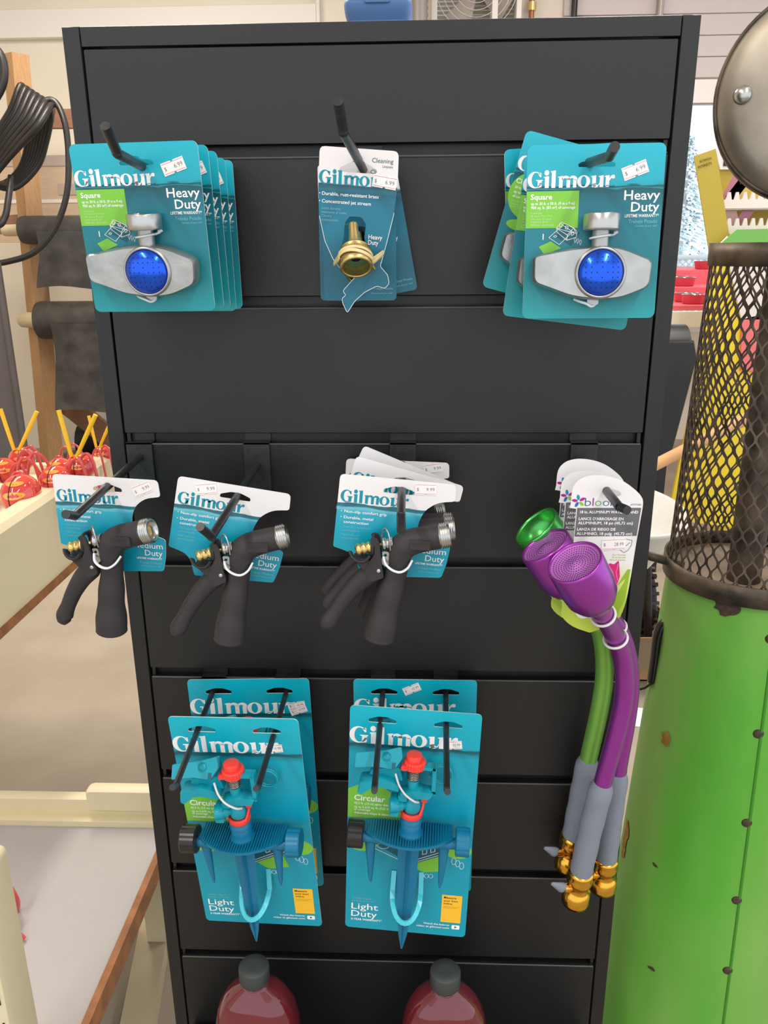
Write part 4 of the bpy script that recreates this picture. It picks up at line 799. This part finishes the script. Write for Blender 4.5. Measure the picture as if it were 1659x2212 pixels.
# hose coil
HOSE = mat('black_hose', (44, 42, 42), .32, bump=.4, bscale=300, spec=.6); m = MB(); y = 3.7
def hp(px, py, dy=0): return at(px, py, y+dy)
rh = .0175
for i in range(7):
    o = i*11.5; P = [hp(44+o*.95, 186+o*.62, -.02*i), hp(22+o*.8, 240+o*.55, -.03*i-.04), hp(-24+o*.6, 318+o*.35, -.05), hp(-30+o*.2, 372+o*.3, .0), hp(4+o*.4, 398+o*.1, .1), hp(46+o*.5, 360+o*.0, .14), hp(62+o*.55, 290+o*.2, .12), hp(56+o*.8, 212+o*.5, .06)]
    m.tube(smooth(P, 7, True), rh, HOSE, 10, True)
P = [hp(60, 300, -.1), hp(84, 236, -.1), hp(104, 216, -.08), hp(124, 226, -.08), hp(141, 270, -.1), hp(148, 340, -.1), hp(144, 420, -.1), hp(120, 490, -.1), hp(80, 540, -.1), hp(30, 562, -.1), hp(-30, 566, -.1), hp(-80, 520, 0)]
m.tube(smooth(P, 8), rh*.92, HOSE, 10)
m.tube(smooth([hp(-60, 90, -.2), hp(-12, 104, -.2), hp(8, 140, -.2), hp(2, 190, -.2), hp(-40, 260, -.2), hp(-70, 330, -.1)], 8), rh*1.25, HOSE, 10); m.tube(smooth([hp(-80, 480, -.05), hp(-10, 488, -.05), hp(10, 470, -.03), hp(18, 430, 0), hp(24, 380, .05)], 8), rh, HOSE, 10)
tag(m.build('garden_hose'), 'coil of black corrugated hose hung on the lumber rack post', 'hose')
# pale crates behind the rack
CRATE = mat('pale_pallet_board', (208, 184, 158), .7, var=.06, vscale=8, stretch=(1, 1, 8)); TAPE = mat('grey_tape', (186, 170, 160), .5)
a, b_ = at(-60, 338, 4.95), at(300, 338, 4.95); zl = at(60, 524, 4.95).z
t = thing('cardboard_carton', 'pale brown carton with grey tape against the wall behind the rack', 'box', ((a.x+b_.x)/2, 5.0, zl)); hw = (b_.x-a.x)/2
MB().box(-hw, hw, -.06, .15, 0, a.z-zl, CRATE, .006).build('carton_body', t); m = MB(); m.box(-hw, hw, -.066, -.06, (a.z-zl)*.46, (a.z-zl)*.50, WHITEW); m.box(.0, .16, -.066, -.06, (a.z-zl)*.55, (a.z-zl)*.68, TAPE); m.box(-hw, hw, -.066, -.06, (a.z-zl)*.88, a.z-zl, TAPE); m.build('tape', t)
MB().box(-hw-.2, hw+.2, -.10, .16, -zl, -.0, mat('bench_cream', (226, 216, 198), .6)).build('pedestal', t)

# black plastic bundle and a paint-stained board low behind the rack
q = at(200, 945, 4.6); m = MB(); m.tube([(q.x-.05, 4.55, .14), (q.x+.9, 4.5, .14)], .13, BLACKP, 20); tag(m.build('black_pipe_coil'), 'black plastic roll lying on the floor behind the rack foot', 'roll')
q = atz(205, 1000, 0); m = MB(); P = [(q.x-.5, q.y-.5), (q.x+.9, q.y-.45), (q.x+.9, q.y+.4), (q.x-.15, q.y+.3)]
m.loft([[(x, yy, z) for x, yy in P] for z in (.0, .05)], mat('mottled_stone', (150, 142, 124), .8, var=.2, vscale=7, rgb2=(104, 98, 90)), False); tag(m.build('stone_slab'), 'mottled stone slab on the floor beyond the cream tray', 'slab')

# ---------------------------------------------------------------- left: cream bench tray with metal ants
TX, TZ0, TZ1 = -.80, .66, .855
BT = thing('bench_tray', 'long cream enamel bench tray holding the red metal ants', 'bench', (TX, 0, 0))
m = MB(); y0, y1 = .5, 1.30
prof = [(0, TZ0), (0, TZ1-.012), (-.012, TZ1), (-.05, TZ1), (-.058, TZ1-.012), (-.058, TZ0+.02)]
m.loft([[(x, y, z) for x, z in prof] for y in (y0, y1)], CREAM, False); m.box(-1.25, -.05, y0, y1, TZ1-.085, TZ1-.065, CREAM); m.box(-1.25, -.05, y1-.03, y1, TZ0, TZ1-.04, CREAM); m.build('tray', BT)
m = MB(); m.box(-.03, .006, y0, y1, TZ0-.016, TZ0+.002, mat('rusty_edge', (150, 100, 58), .8, var=.2, vscale=30)); m.build('rusty_edge', BT)
for x in (-.7, -1.2):
    for y in (.56, 1.24): MB().box(x-.02, x+.02, y-.02, y+.02, 0, TZ0, CREAM).build('leg', BT)
ANTM = mat('ant_red_lacquer', (206, 44, 60), .1, var=.05, vscale=7, stretch=(1, 1, 3), rgb2=(226, 74, 56), coat=1); ANTY = mat('ant_yellow_lacquer', (236, 170, 70), .15, coat=1); ANTL = mat('ant_leg_red', (206, 70, 74), .2, coat=.6); ANTA = mat('antenna_yellow', (240, 196, 40), .35); EYE = mat('ant_blue_white', (170, 190, 226), .2)
def ant():
    o = thing('metal_ant', 'x', 'garden ornament')
    def blob(name, c, rx, ry, rz, spot=True):
        m = MB(); m.lathe([(math.sin(PI*i/16), -math.cos(PI*i/16)) for i in range(17)], ANTM, 28, Matrix.Translation(c) @ Matrix.Diagonal((rx, ry, rz, 1)))
        S = lambda u, v, k=1.006: (c[0]+rx*k*math.sin(u)*math.cos(v), c[1]-ry*k*math.cos(u)*math.cos(v), c[2]+rz*k*math.sin(v))
        if spot:
            for v0, v1, ua in ((.70, .98, .75), (.05, .42, .62)):
                g = []; f = []
                for i in range(13):
                    t_ = i/12; sp_ = math.sin(PI*t_)**.5
                    for w_ in (-1, 1): g.append(S((t_-.5)*2*ua+.25, (v0+v1)/2+w_*(v1-v0)/2*sp_))
                for i in range(12): f.append((2*i, 2*i+1, 2*i+3, 2*i+2))
                m.add(g, f, ANTY, True)
            m.tube([S(.02, v, 1.008) for v in [-.9+i*.12 for i in range(20)]], .0016, BLACKP, 5)
        m.build(name, o)
    blob('abdomen', (0, 0, .10), .066, .085, .074); blob('thorax', (.055, .15, .115), .056, .062, .055); blob('head', (.10, .27, .135), .056, .06, .052)
    for a_, t_ in (((.08, .245, .18), (.045, .26, .36)), ((.10, .245, .18), (.195, .25, .345))): MB().tube([V(a_), V(a_)*.5+V(t_)*.5, V(t_)], [.0075, .009, .009], ANTA, 10).build('antenna', o)
    k = 0
    for sx in (-1, 1):
        for y, dx, h in ((.07, .10, .12), (.15, .12, .15), (.23, .12, .15)):
            MB().tube(smooth([(.055+sx*.04, y, .10), (.055+sx*(.04+dx*.35), y-.01, h+.04), (.055+sx*(.04+dx*.7), y-.02, h+.03), (.055+sx*(.04+dx), y-.04, .006)], 5), .006, ANTL, 8).build('leg', o)
    return o
GA = 'red metal ants in the cream bench tray'; zf = TZ1-.065
q = at(75, 1090, .60); a1 = ant(); a1['group'] = GA; a1['label'] = 'nearest red and yellow metal ant with upright yellow antennae'
q = atz(46, 1070, zf+.062); a1.location = (q.x, q.y, zf); a1.rotation_euler = (0, 0, math.radians(-4)); a1.scale = (.64,)*3
a2 = copy_tree(a1); q = atz(128, 1012, zf+.055); a2.location = (q.x, q.y, zf); a2.rotation_euler = (0, 0, math.radians(-12)); a2.scale = (.48,)*3; a2['label'] = 'metal ant farther back in the tray, its red legs arched at right'
a3 = copy_tree(a1); q = atz(-46, 1046, zf+.06); a3.location = (q.x, q.y, zf); a3.scale = (.6,)*3; a3.rotation_euler = (0, 0, math.radians(10)); a3['label'] = 'metal ant cut off by the left edge of the photo'
# low white shelf in front of the tray
t = thing('low_bench', 'low bench with white felt top, cream back rim and rusty edge', 'bench', (-.445, 0, 0)); FELTW = mat('white_felt', (172, 168, 168), .9, var=.03, vscale=5, bump=.3, bscale=300); LZ = .30
MB().box(-1.3, 0, -.085, .43, LZ-.03, LZ, FELTW).build('felt_top', t)
MB().box(-.004, .008, -.085, .43, LZ-.035, LZ+.004, mat('rusty_angle', (148, 100, 66), .8, var=.2, vscale=30)).build('edge_strip', t)
m = MB(); m.box(-1.3, .16, .43, .455, LZ-.02, LZ+.045, CREAM, .004); m.box(-.17, .16, .425, .455, LZ+.02, LZ+.07, CREAM, .012); m.box(-1.3, .12, .405, .43, LZ-.03, LZ+.012, CREAM); m.build('back_rim', t)
for y in (-.07, .38): MB().box(-.06, -.02, y, y+.04, 0, LZ-.03, CREAM).build('leg', t)
for y in (-.07, .38): MB().box(-1.26, -1.22, y, y+.04, 0, LZ-.03, CREAM).build('leg', t)
p0, p1 = atz(300, 2212, .02), atz(345, 1960, .02); m = MB(); dirn = (p1-p0).normalized(); beam(p0-dirn*.4, p1+dirn*.3, .07, .04, CREAM, (0, 0, 1)); o = beam(p0-dirn*.4+V((0, 0, .0)), p1+dirn*.25, .06, .04, mat('dusty_cream', (184, 170, 142), .7), (0, 0, 1)).build('floor_rail'); tag(o, 'dusty cream rail lying on the floor beside the low bench', 'rail')
t = thing('slotted_post', 'cream slotted steel post at the lower left corner', 'post', (at(8, 2100, -.12).x, -.12, 0)); m = MB()
px = at(36, 2100, -.12).x-at(8, 2100, -.12).x
m.plate([rrect(-.05, 0, px, at(10, 1858, -.12).z, .012, 4)], -.03, .03, CREAM, bev=.006); m.build('post_body', t); m = MB()
for k in range(9): m.box(px*.42-.0012, px*.42+.0012, -.0312, -.029, .10+k*.055, .125+k*.055, INK)
m.build('slots', t)
t = thing('metal_bug', 'red legged metal bug on the white felt, mostly beyond the left edge', 'garden ornament', tuple(atz(-140, 1900, LZ)))
o_ = V(t.location)
for pp in ([(-120, 1850, .37), (-30, 1862, .41), (4, 1890, .39), (22, 1918, .36), (36, 1945, .335), (37, 1966, .304)], [(-120, 1890, .35), (-20, 1940, .37), (14, 1972, .345), (26, 2004, .325), (42, 2020, .312), (51, 2029, .304)]):
    MB().tube(smooth([atz(a, b, z)-o_ for a, b, z in pp], 5), .0052, ANTL, 8).build('leg', t)
m = MB(); m.lathe([(.045*math.sin(PI*i/14), -.045*math.cos(PI*i/14)) for i in range(15)], ANTM, 24, Matrix.Translation((0, 0, .06))); m.build('body', t)

# ---------------------------------------------------------------- right: pump-shaped yard ornament
OX, OY = .490, .115
G = thing('yard_ornament', 'green pump-shaped metal yard ornament with mesh cylinder and round steel head', 'yard ornament', (OX, OY, 0))
ZR, ZM = .968, 1.375
m = MB(); n = 64; L = []
for i in range(15):
    f = i/14; z = ZR*f; r = .158-(.158-.106)*f; L.append([(r*math.cos(t_)*(1+.012*math.cos(4*t_)), r*math.sin(t_)*(1+.012*math.cos(4*t_)), z) for t_ in [2*PI*k/n for k in range(n)]])
m.loft(L, GPUMP, True, False); m.build('green_body', G)
m = MB(); m.lathe([(.0001, ZR+.004), (.108, ZR+.004)], PLATE, 40, caps=False); m.build('top_plate', G)
m = MB(); sa = math.radians(-95); seam = lambda z, e=.0012: V(((.158-(.158-.106)*z/ZR+e)*math.cos(sa)*1.012, (.158-(.158-.106)*z/ZR+e)*math.sin(sa)*1.012, z))
m.tube([seam(0, -.0006), seam(ZR, -.0006)], .0022, mat('seam_dark_green', (58, 128, 30), .5), 6); rnd = random.Random(3); m.build('seam', G)
for zz in (.925, .795, .665, .545, .43, .32, .2):
    m = MB(); p = seam(zz, -.0024); m.lathe([(.001, 0), (.0075, .0008), (.0055, .003), (.003, .0042), (.0004, .0045)], RUST, 14, axis_m(p+V((-.003, 0, 0)), (math.cos(sa), math.sin(sa), 0))); m.build('weld_spot', G)
def patch(px, py, rx, rz, m_, seed, n=16):
    """a worn patch lying on the cone"""
    rnd = random.Random(seed); c = at(px, py, OY-.1); z0 = c.z; r0_ = .158-.052*z0/ZR; a0 = -math.acos(max(-1, min(1, (c.x-OX)/r0_))); pts = []
    for k in range(n):
        t_ = 2*PI*k/n; q_ = .6+.6*rnd.random(); z = z0+rz*q_*math.sin(t_); a = a0+rx*q_*math.cos(t_)/r0_; r = (.158-.052*z/ZR)*(1+.012*math.cos(4*a))+.0009; pts.append((r*math.cos(a), r*math.sin(a), z))
    z = z0; r = r0_*(1+.012*math.cos(4*a0))+.0012; pts.append((r*math.cos(a0), r*math.sin(a0), z)); o = MB(); o.add(pts, [(k, (k+1) % n, n) for k in range(n)], m_, True); return o
for i, (px_, py_, rx_, rz_, m_) in enumerate(((1358, 1905, .010, .026, STAIN), (1354, 1945, .009, .014, STAIN), (1385, 1938, .008, .003, STAIN), (1462, 1640, .009, .012, STAIN), (1428, 1903, .005, .003, RUST), (1410, 2105, .006, .003, RUST), (1578, 1322, .016, .012, RUST))):
    patch(px_, py_, rx_, rz_, m_, i).build('rust_patch', G)
def band(z, r, h, name, t_=.003):
    m = MB(); n = 56; L = [[(R*math.cos(a), R*math.sin(a), zz) for a in [2*PI*k/n for k in range(n)]] for R, zz in ((r, z), (r, z+h), (r-t_, z+h), (r-t_, z))]; m.loft(L, IRON, True, False, None, True); return m.build(name, G)
band(ZR-.004, .1125, .026, 'lower_ring'); band(ZM-.012, .0975, .026, 'upper_ring')
m = MB(); NS, PR = 84, .0292; r_at = lambda z: .1075+(.0945-.1075)*(z-ZR)/(ZM-ZR)
rows = (ZM-ZR-.012)/PR; seg = 8
for i in range(NS):
    sg = 1 if i % 2 == 0 else -1; pts = []
    for j in range(int(rows*seg)+1):
        z = ZR+.012+j*PR/seg; ph = 2*PI*j/seg; c_ = math.cos(ph); c_ = math.copysign(abs(c_)**.75, c_); a = 2*PI*(i+sg*.47*c_)/NS; pts.append((a, z))
    g = []; f = []; w_ = .00125
    for k, (a, z) in enumerate(pts):
        r = r_at(z); da = w_/r
        for (dr, s_) in ((0, -1), (0, 1), (-.0016, 1), (-.0016, -1)): g.append(((r+dr)*math.cos(a+s_*da), (r+dr)*math.sin(a+s_*da), z))
    for k in range(len(pts)-1):
        for e in range(4): f.append((k*4+e, k*4+(e+1) % 4, k*4+4+(e+1) % 4, k*4+4+e))
    m.add(g, f, IRON)
m.build('mesh_cylinder', G)
m = MB(); m.tube([(-.022, -.03, ZR-.01), (-.022, -.03, ZM+.02)], .021, IRON, 20); m.build('inner_pipe', G)
DZ = 1.543; DR = .1135
m = MB(); m.tube([(0, 0, ZM-.004), (0, -.01, DZ)], .016, IRON, 16); m.box(-.095, .095, -.012, .012, ZM+.004, ZM+.010, IRON); m.build('neck', G)
DZ = 1.543; DR = .1135
A = axis_m((.0, -.012, DZ), (-.33, -.92, .04)); m = MB()
m.lathe([(DR-.004, -.016), (DR, -.014), (DR, .012), (DR-.003, .014), (DR-.004, .012)], IRON, 72, A, caps=False); m.build('head_rim', G)
m = MB(); m.lathe([(DR-.004, .0125), (DR*.9, .019), (DR*.78, .0225), (DR*.5, .026), (.0001, .0275)], LIDM, 72, A, caps=False); m.build('head_face', G)
m = MB(); m.lathe([(DR-.004, -.0165), (DR*.7, -.026), (.0001, -.03)], LIDM, 72, A, caps=False); m.build('head_back', G)
pn = V((-.33, -.92, .04)).normalized(); pc = V((OX, OY-.012, DZ))+pn*.0205; dr_ = (at(1605, 206, 0)-CP).normalized(); bolt_p = CP+dr_*((pc-CP).dot(pn)/dr_.dot(pn))-V((OX, OY, 0)); m = MB(); m.lathe([(.0095, 0), (.0105, .002), (.0085, .0065), (.004, .0088), (.0003, .009)], ALU2, 24, A @ Matrix.Translation((0, 0, 0)) if False else axis_m((q.x-OX, -.0, q.z) if False else tuple(bolt_p), (-.33, -.92, .04))); m.build('bolt', G)
q0, q1 = at(1385, 1207, OY), at(1462, 1222, OY); m = MB(); m.tube([V((q1.x-OX+.01, 0, q1.z)), V((q0.x-OX-.02, .03, q0.z+.004))], .0062, IRON, 12); m.build('side_arm', G)
P = [V((at(a, b, OY-.0).x-OX, -.0, at(a, b, OY).z)) for a, b in ((1442, 1338), (1428, 1352), (1419, 1378), (1414, 1420), (1408, 1462), (1404, 1474))]
m = MB(); m.tube(smooth(P, 5), interp([.004, .006, .0062, .0062, .006, .004], 5), BLACKP, 12, flat=1.6); m.build('pump_handle', G)
P = [V((at(a, b, OY).x-OX, .0+.01*i, at(a, b, OY).z)) for i, (a, b) in enumerate(((1407, 1475), (1396, 1494), (1376, 1506), (1352, 1514)))]; m = MB(); m.tube(smooth(P, 5), .0018, BLACKP, 8); m.build('wire', G)

# ---------------------------------------------------------------- right background
YC = mat('yellow_card', (244, 216, 56), .55); YC2 = mat('ochre_card', (188, 166, 64), .55); GC = mat('green_card', (120, 184, 92), .5); PK = mat('pink_print', (240, 120, 124), .5); COMB = mat('white_comb_plastic', (236, 226, 222), .4)
YS = 3.0
t = thing('seed_display', 'yellow and green cardboard display with white combs behind the mesh ornament', 'display stand', (at(1600, 800, YS).x, YS, 0)); O = V(t.location)
def sq_(pts, y0, y1, m_, name): 
    o = MB(); o.plate([[(at(a, b, YS+y0).x-O.x, at(a, b, YS+y0).z) for a, b in pts]], y0, y1, m_); return o.build(name, t)
sq_([(1500, 337), (1546, 321), (1575, 505), (1533, 548)], -.20, -.19, YC2, 'side_panel')
sq_([(1546, 321), (1800, 300), (1800, 520), (1575, 520)], .0, .012, YC2, 'back_panel')
sq_([(1546, 321), (1800, 300), (1800, 364), (1556, 366)], -.02, -.01, COMB, 'header')
o = MB(); q = at(1558, 360, YS); tx(o, 'Botanical Interests', q.x-O.x, q.z-O.z, .085, INK, -.024, 'L'); o.build('header_lettering', t); o = MB(); q = at(1512, 352, YS-.205); tx(o, 'BOTANICAL', q.x-O.x-.0, q.z+.0, .014, INK, -.206, 'L', .01, .05, 17); tx(o, 'INTERESTS', q.x-O.x-.005, q.z-.022, .014, INK, -.206, 'L', .01, .056, 17); o.build('side_lettering', t)
for zz, name in ((432, 'comb_shelf'), (488, 'comb_shelf')):
    o = MB(); a_ = at(1560, zz, YS-.12); b2 = at(1800, zz, YS-.12); x0, x1 = a_.x-O.x, b2.x-O.x; pr = [(x0, a_.z-.035)]+[(x1, a_.z-.035)]; nn = 14; w_ = (x1-x0)/nn; tp = []
    for k in range(nn): tp += [(x1-k*w_, a_.z), (x1-k*w_-w_*.2, a_.z+.03), (x1-k*w_-w_*.5, a_.z+.03), (x1-k*w_-w_*.7, a_.z)]
    o.plate([pr+tp+[(x0, a_.z)]], -.14, -.13, COMB); o.box(x0, x1, -.13, .0, a_.z-.04, a_.z-.03, COMB); o.build(name, t)
sq_([(1533, 548), (1592, 496), (1800, 490), (1800, 545)], -.24, -.23, GC, 'green_flap')
lo = [(1548, 556), (1800, 556), (1800, 1165), (1442, 1122), (1497, 862)]
sq_(lo, -.21, -.19, YC, 'lower_body'); sq_([(1600, 556), (1800, 556), (1800, 1165), (1560, 1160)], -.19, .0, YC, 'inner_body')
sq_([(1603, 690), (1800, 640), (1800, 820), (1600, 800)], -.224, -.214, PK, 'pink_picture'); sq_([(1572, 556), (1800, 556), (1800, 690), (1602, 690)], -.224, -.214, COMB, 'pale_picture')
SEED = [mat('seed_pack_'+str(i), c, .5) for i, c in enumerate(((176, 116, 130), (104, 120, 92), (204, 172, 98), (196, 160, 156)))]
for k, (a, b, rt) in enumerate(((1580, 408, 25), (1592, 410, 35), (1600, 412, 40), (1582, 470, -20), (1605, 472, 30))):
    q = at(a, b, YS-.10); o = MB(); Mx = Matrix.Translation((q.x, YS-.10, q.z)) @ Matrix.Rotation(math.radians(rt), 4, 'Y'); o.box(-.022, .022, -.003, .003, -.05, .05, SEED[k % 4], 0, Mx)
    tag(o.build('seed_packet'), ['pink seed packet leftmost in the upper comb of the yellow display', 'green seed packet second in the upper comb of the yellow display', 'yellow seed packet third in the upper comb of the yellow display', 'rosy seed packet leftmost in the lower comb of the yellow display', 'pink and upright seed packet right in the lower comb of the yellow display'][k], 'seed packet', 'seed packets in the combs of the yellow display')
# black kettle grill covered in black plastic, behind the panel's right edge
DK = mat('dark_cover', (36, 38, 44), .35, spec=.5); t = thing('covered_grill', 'dark covered grill cabinet behind the right edge of the panel', 'grill', (at(1400, 800, 2.6).x, 2.6, 0))
m = MB(); ztop = at(1470, 705, 2.6).z; gx = at(1510, 760, 2.5).x-at(1400, 800, 2.6).x; gx2 = at(1468, 950, 2.5).x-at(1400, 800, 2.6).x; m.plate([[(-.3, .5), (gx2-.03, .5), (gx, ztop-.12), (gx-.02, ztop-.05), (-.3, ztop-.05)]], -.1, .2, DK, bev=.015); m.build('cabinet', t); m = MB(); m.tube([(-.3, .05, ztop-.12), (gx-.02, .05, ztop-.12)], .125, DK, 28); m.build('lid', t)
for sx in (-.27, gx2-.06):
    for sy in (-.07, .17): MB().box(sx-.02, sx+.02, sy-.02, sy+.02, 0, .52, DK).build('leg', t)
# wheelbarrow: pale tray, wooden handle, black tyre
WB = mat('pale_tray_plastic', (214, 216, 212), .3, var=.03); t = thing('wheelbarrow', 'pale tray wheelbarrow with wooden handle between panel and mesh ornament', 'wheelbarrow', (at(1350, 1110, 1.75).x, 1.75, 0)); O = V(t.location); zr = at(1420, 1095, 1.75).z
m = MB(); n = 48
Lp = []
for s_, z in ((.30, zr-.20), (.52, zr-.16), (.80, zr-.06), (.96, zr-.004), (1.0, zr+.004), (1.03, zr), (1.0, zr-.012), (.80, zr-.075), (.5, zr-.18)): Lp.append([(.19*s_*math.cos(a), .30*s_*math.sin(a), z+.05*math.cos(a)*s_*0) for a in [2*PI*k/n for k in range(n)]])
m.loft(Lp, WB, True, True, Matrix.Translation((0, 0, 0)) @ Matrix.Rotation(0, 4, 'Y')); m.build('tray', t)
p0, p1 = at(1400, 1012, 2.0)-O, at(1700, 860, 2.0)-O; MB().tube([p0-(p1-p0)*.5, p0, p1], .022, mat('pale_ash_wood', (214, 166, 116), .5, var=.06, vscale=10), 14).build('handle', t)
for p in ((-.1, -.1), (.1, -.1), (0, .2)): MB().tube([(p[0], p[1], 0), (p[0]*.7, p[1]*.7, zr-.17)], .014, BLACKP, 10).build('leg', t)
q = atz(1385, 1380, .0); t = thing('spare_tyre', 'black treaded tyre standing behind the panel near the floor', 'tyre', (q.x-.03, q.y+.02, 0)); m = MB(); R = .11; m.torus((0, 0, R+.045), R, .045, mat('tyre_rubber', (30, 30, 33), .7), 'x', 40, 14); m.build('tyre_ring', t); m = MB()
for k in range(30): a = 2*PI*k/30; m.box(-.04, .04, -.006, .006, R+.036, R+.052, BLACKP, 0, Matrix.Translation((0, 0, R+.045)) @ Matrix.Rotation(a, 4, 'X'))
m.build('tread', t)
q = atz(1375, 1455, 0); t = thing('cardboard_box', 'open brown cardboard box on the floor behind the panel', 'box', (q.x+.0, q.y+.08, 0)); BOXM = mat('brown_cardboard', (196, 152, 104), .8); m = MB(); hb = .16
m.box(-.14, .12, -.13, -.125, 0, hb, BOXM); m.box(-.14, .12, .125, .13, 0, hb, BOXM); m.box(-.14, -.135, -.13, .13, 0, hb, BOXM); m.box(.115, .12, -.13, .13, 0, hb, BOXM); m.box(-.14, .12, -.13, .13, 0, .005, BOXM); m.build('box_body', t)
m = MB(); m.add([(-.14, -.13, hb), (.12, -.13, hb), (.15, -.22, hb-.07), (-.14, -.22, hb-.07)], [(0, 1, 2, 3)], mat('dark_cardboard', (104, 86, 66), .8)); m.build('flap', t)
q = at(1400, 1380, q.y-.0)
p_ = [atz(x, y, .004) for x, y in ((1368, 1567), (1390, 1570), (1398, 1530), (1372, 1527))]; m = MB(); m.loft([[(p.x, p.y, z) for p in p_] for z in (.0005, .003)], mat('white_paper', (232, 236, 246), .7), False); tag(m.build('paper_sheet'), 'white sheet of paper lying on the floor beside the ornament', 'paper')
# red table with pans by the window
RT = mat('red_cloth', (226, 104, 116), .5); t = thing('red_table', 'table with red top by the window, set with red pans', 'table', (1.75, 3.75, 0)); z_t = at(1460, 660, 3.3).z; tw = .62  # RT: red paled to pink, haze put into the colour
MB().box(-tw, tw, -.45, 1.3, z_t-.025, z_t, RT, .006).build('table_top', t); MB().box(-tw, tw, -.47, -.44, z_t-.105, z_t-.028, WHITEW, .004).build('apron', t)
for ya, h in ((-.05, .07), (.35, .15)): MB().box(-tw, tw, ya, 1.28, z_t, z_t+h, RT, .006).build('tier', t)
for sx in (-1, 1):
    for sy in (-.4, 1.22): MB().box(sx*.56-.02, sx*.56+.02, sy-.02, sy+.02, 0, z_t-.025, DK).build('leg', t)
PR_ = mat('red_enamel', (204, 76, 90), .25, coat=.4); STL = mat('polished_steel', (206, 212, 218), .12, 1.0); pans = []
def pan():
    o = thing('saucepan', 'x', 'pan'); m = MB(); m.lathe([(.055, 0), (.066, .006), (.075, .055), (.077, .06)], PR_, 36, caps=False); m.lathe([(.0001, .0), (.055, 0)], PR_, 36, caps=False); m.build('pan_body', o); m = MB(); m.lathe([(.078, .059), (.0765, .061), (.073, .056), (.063, .009), (.0001, .007)], STL, 36, caps=False); m.build('steel_lining', o); return o
spots = [(1499, 640, 3.42, 'nearest red saucepan with steel lining on the red table'), (1484, 620, 3.58, 'red saucepan just behind the nearest one on the red table'), (1478, 606, 3.84, 'saucepan at the left of the red table against the panel'), (1464, 592, 3.98, 'small saucepan at the far left of the red table'), (1520, 588, 4.25, 'red saucepan at the far right of the red table'), (1530, 606, 4.20, 'red saucepan on the right of the table, partly behind the mesh')]
for k, (a, b, y_, lab) in enumerate(spots):
    o = pan() if k == 0 else copy_tree(pans[0]); pans.append(o); o['label'] = lab; o['group'] = 'red saucepans on the red table'; q = at(a, b, y_); o.location = (q.x, y_, z_t+(0 if y_ < 3.68 else .07 if y_ < 4.08 else .15)); o.scale = (.8,)*3
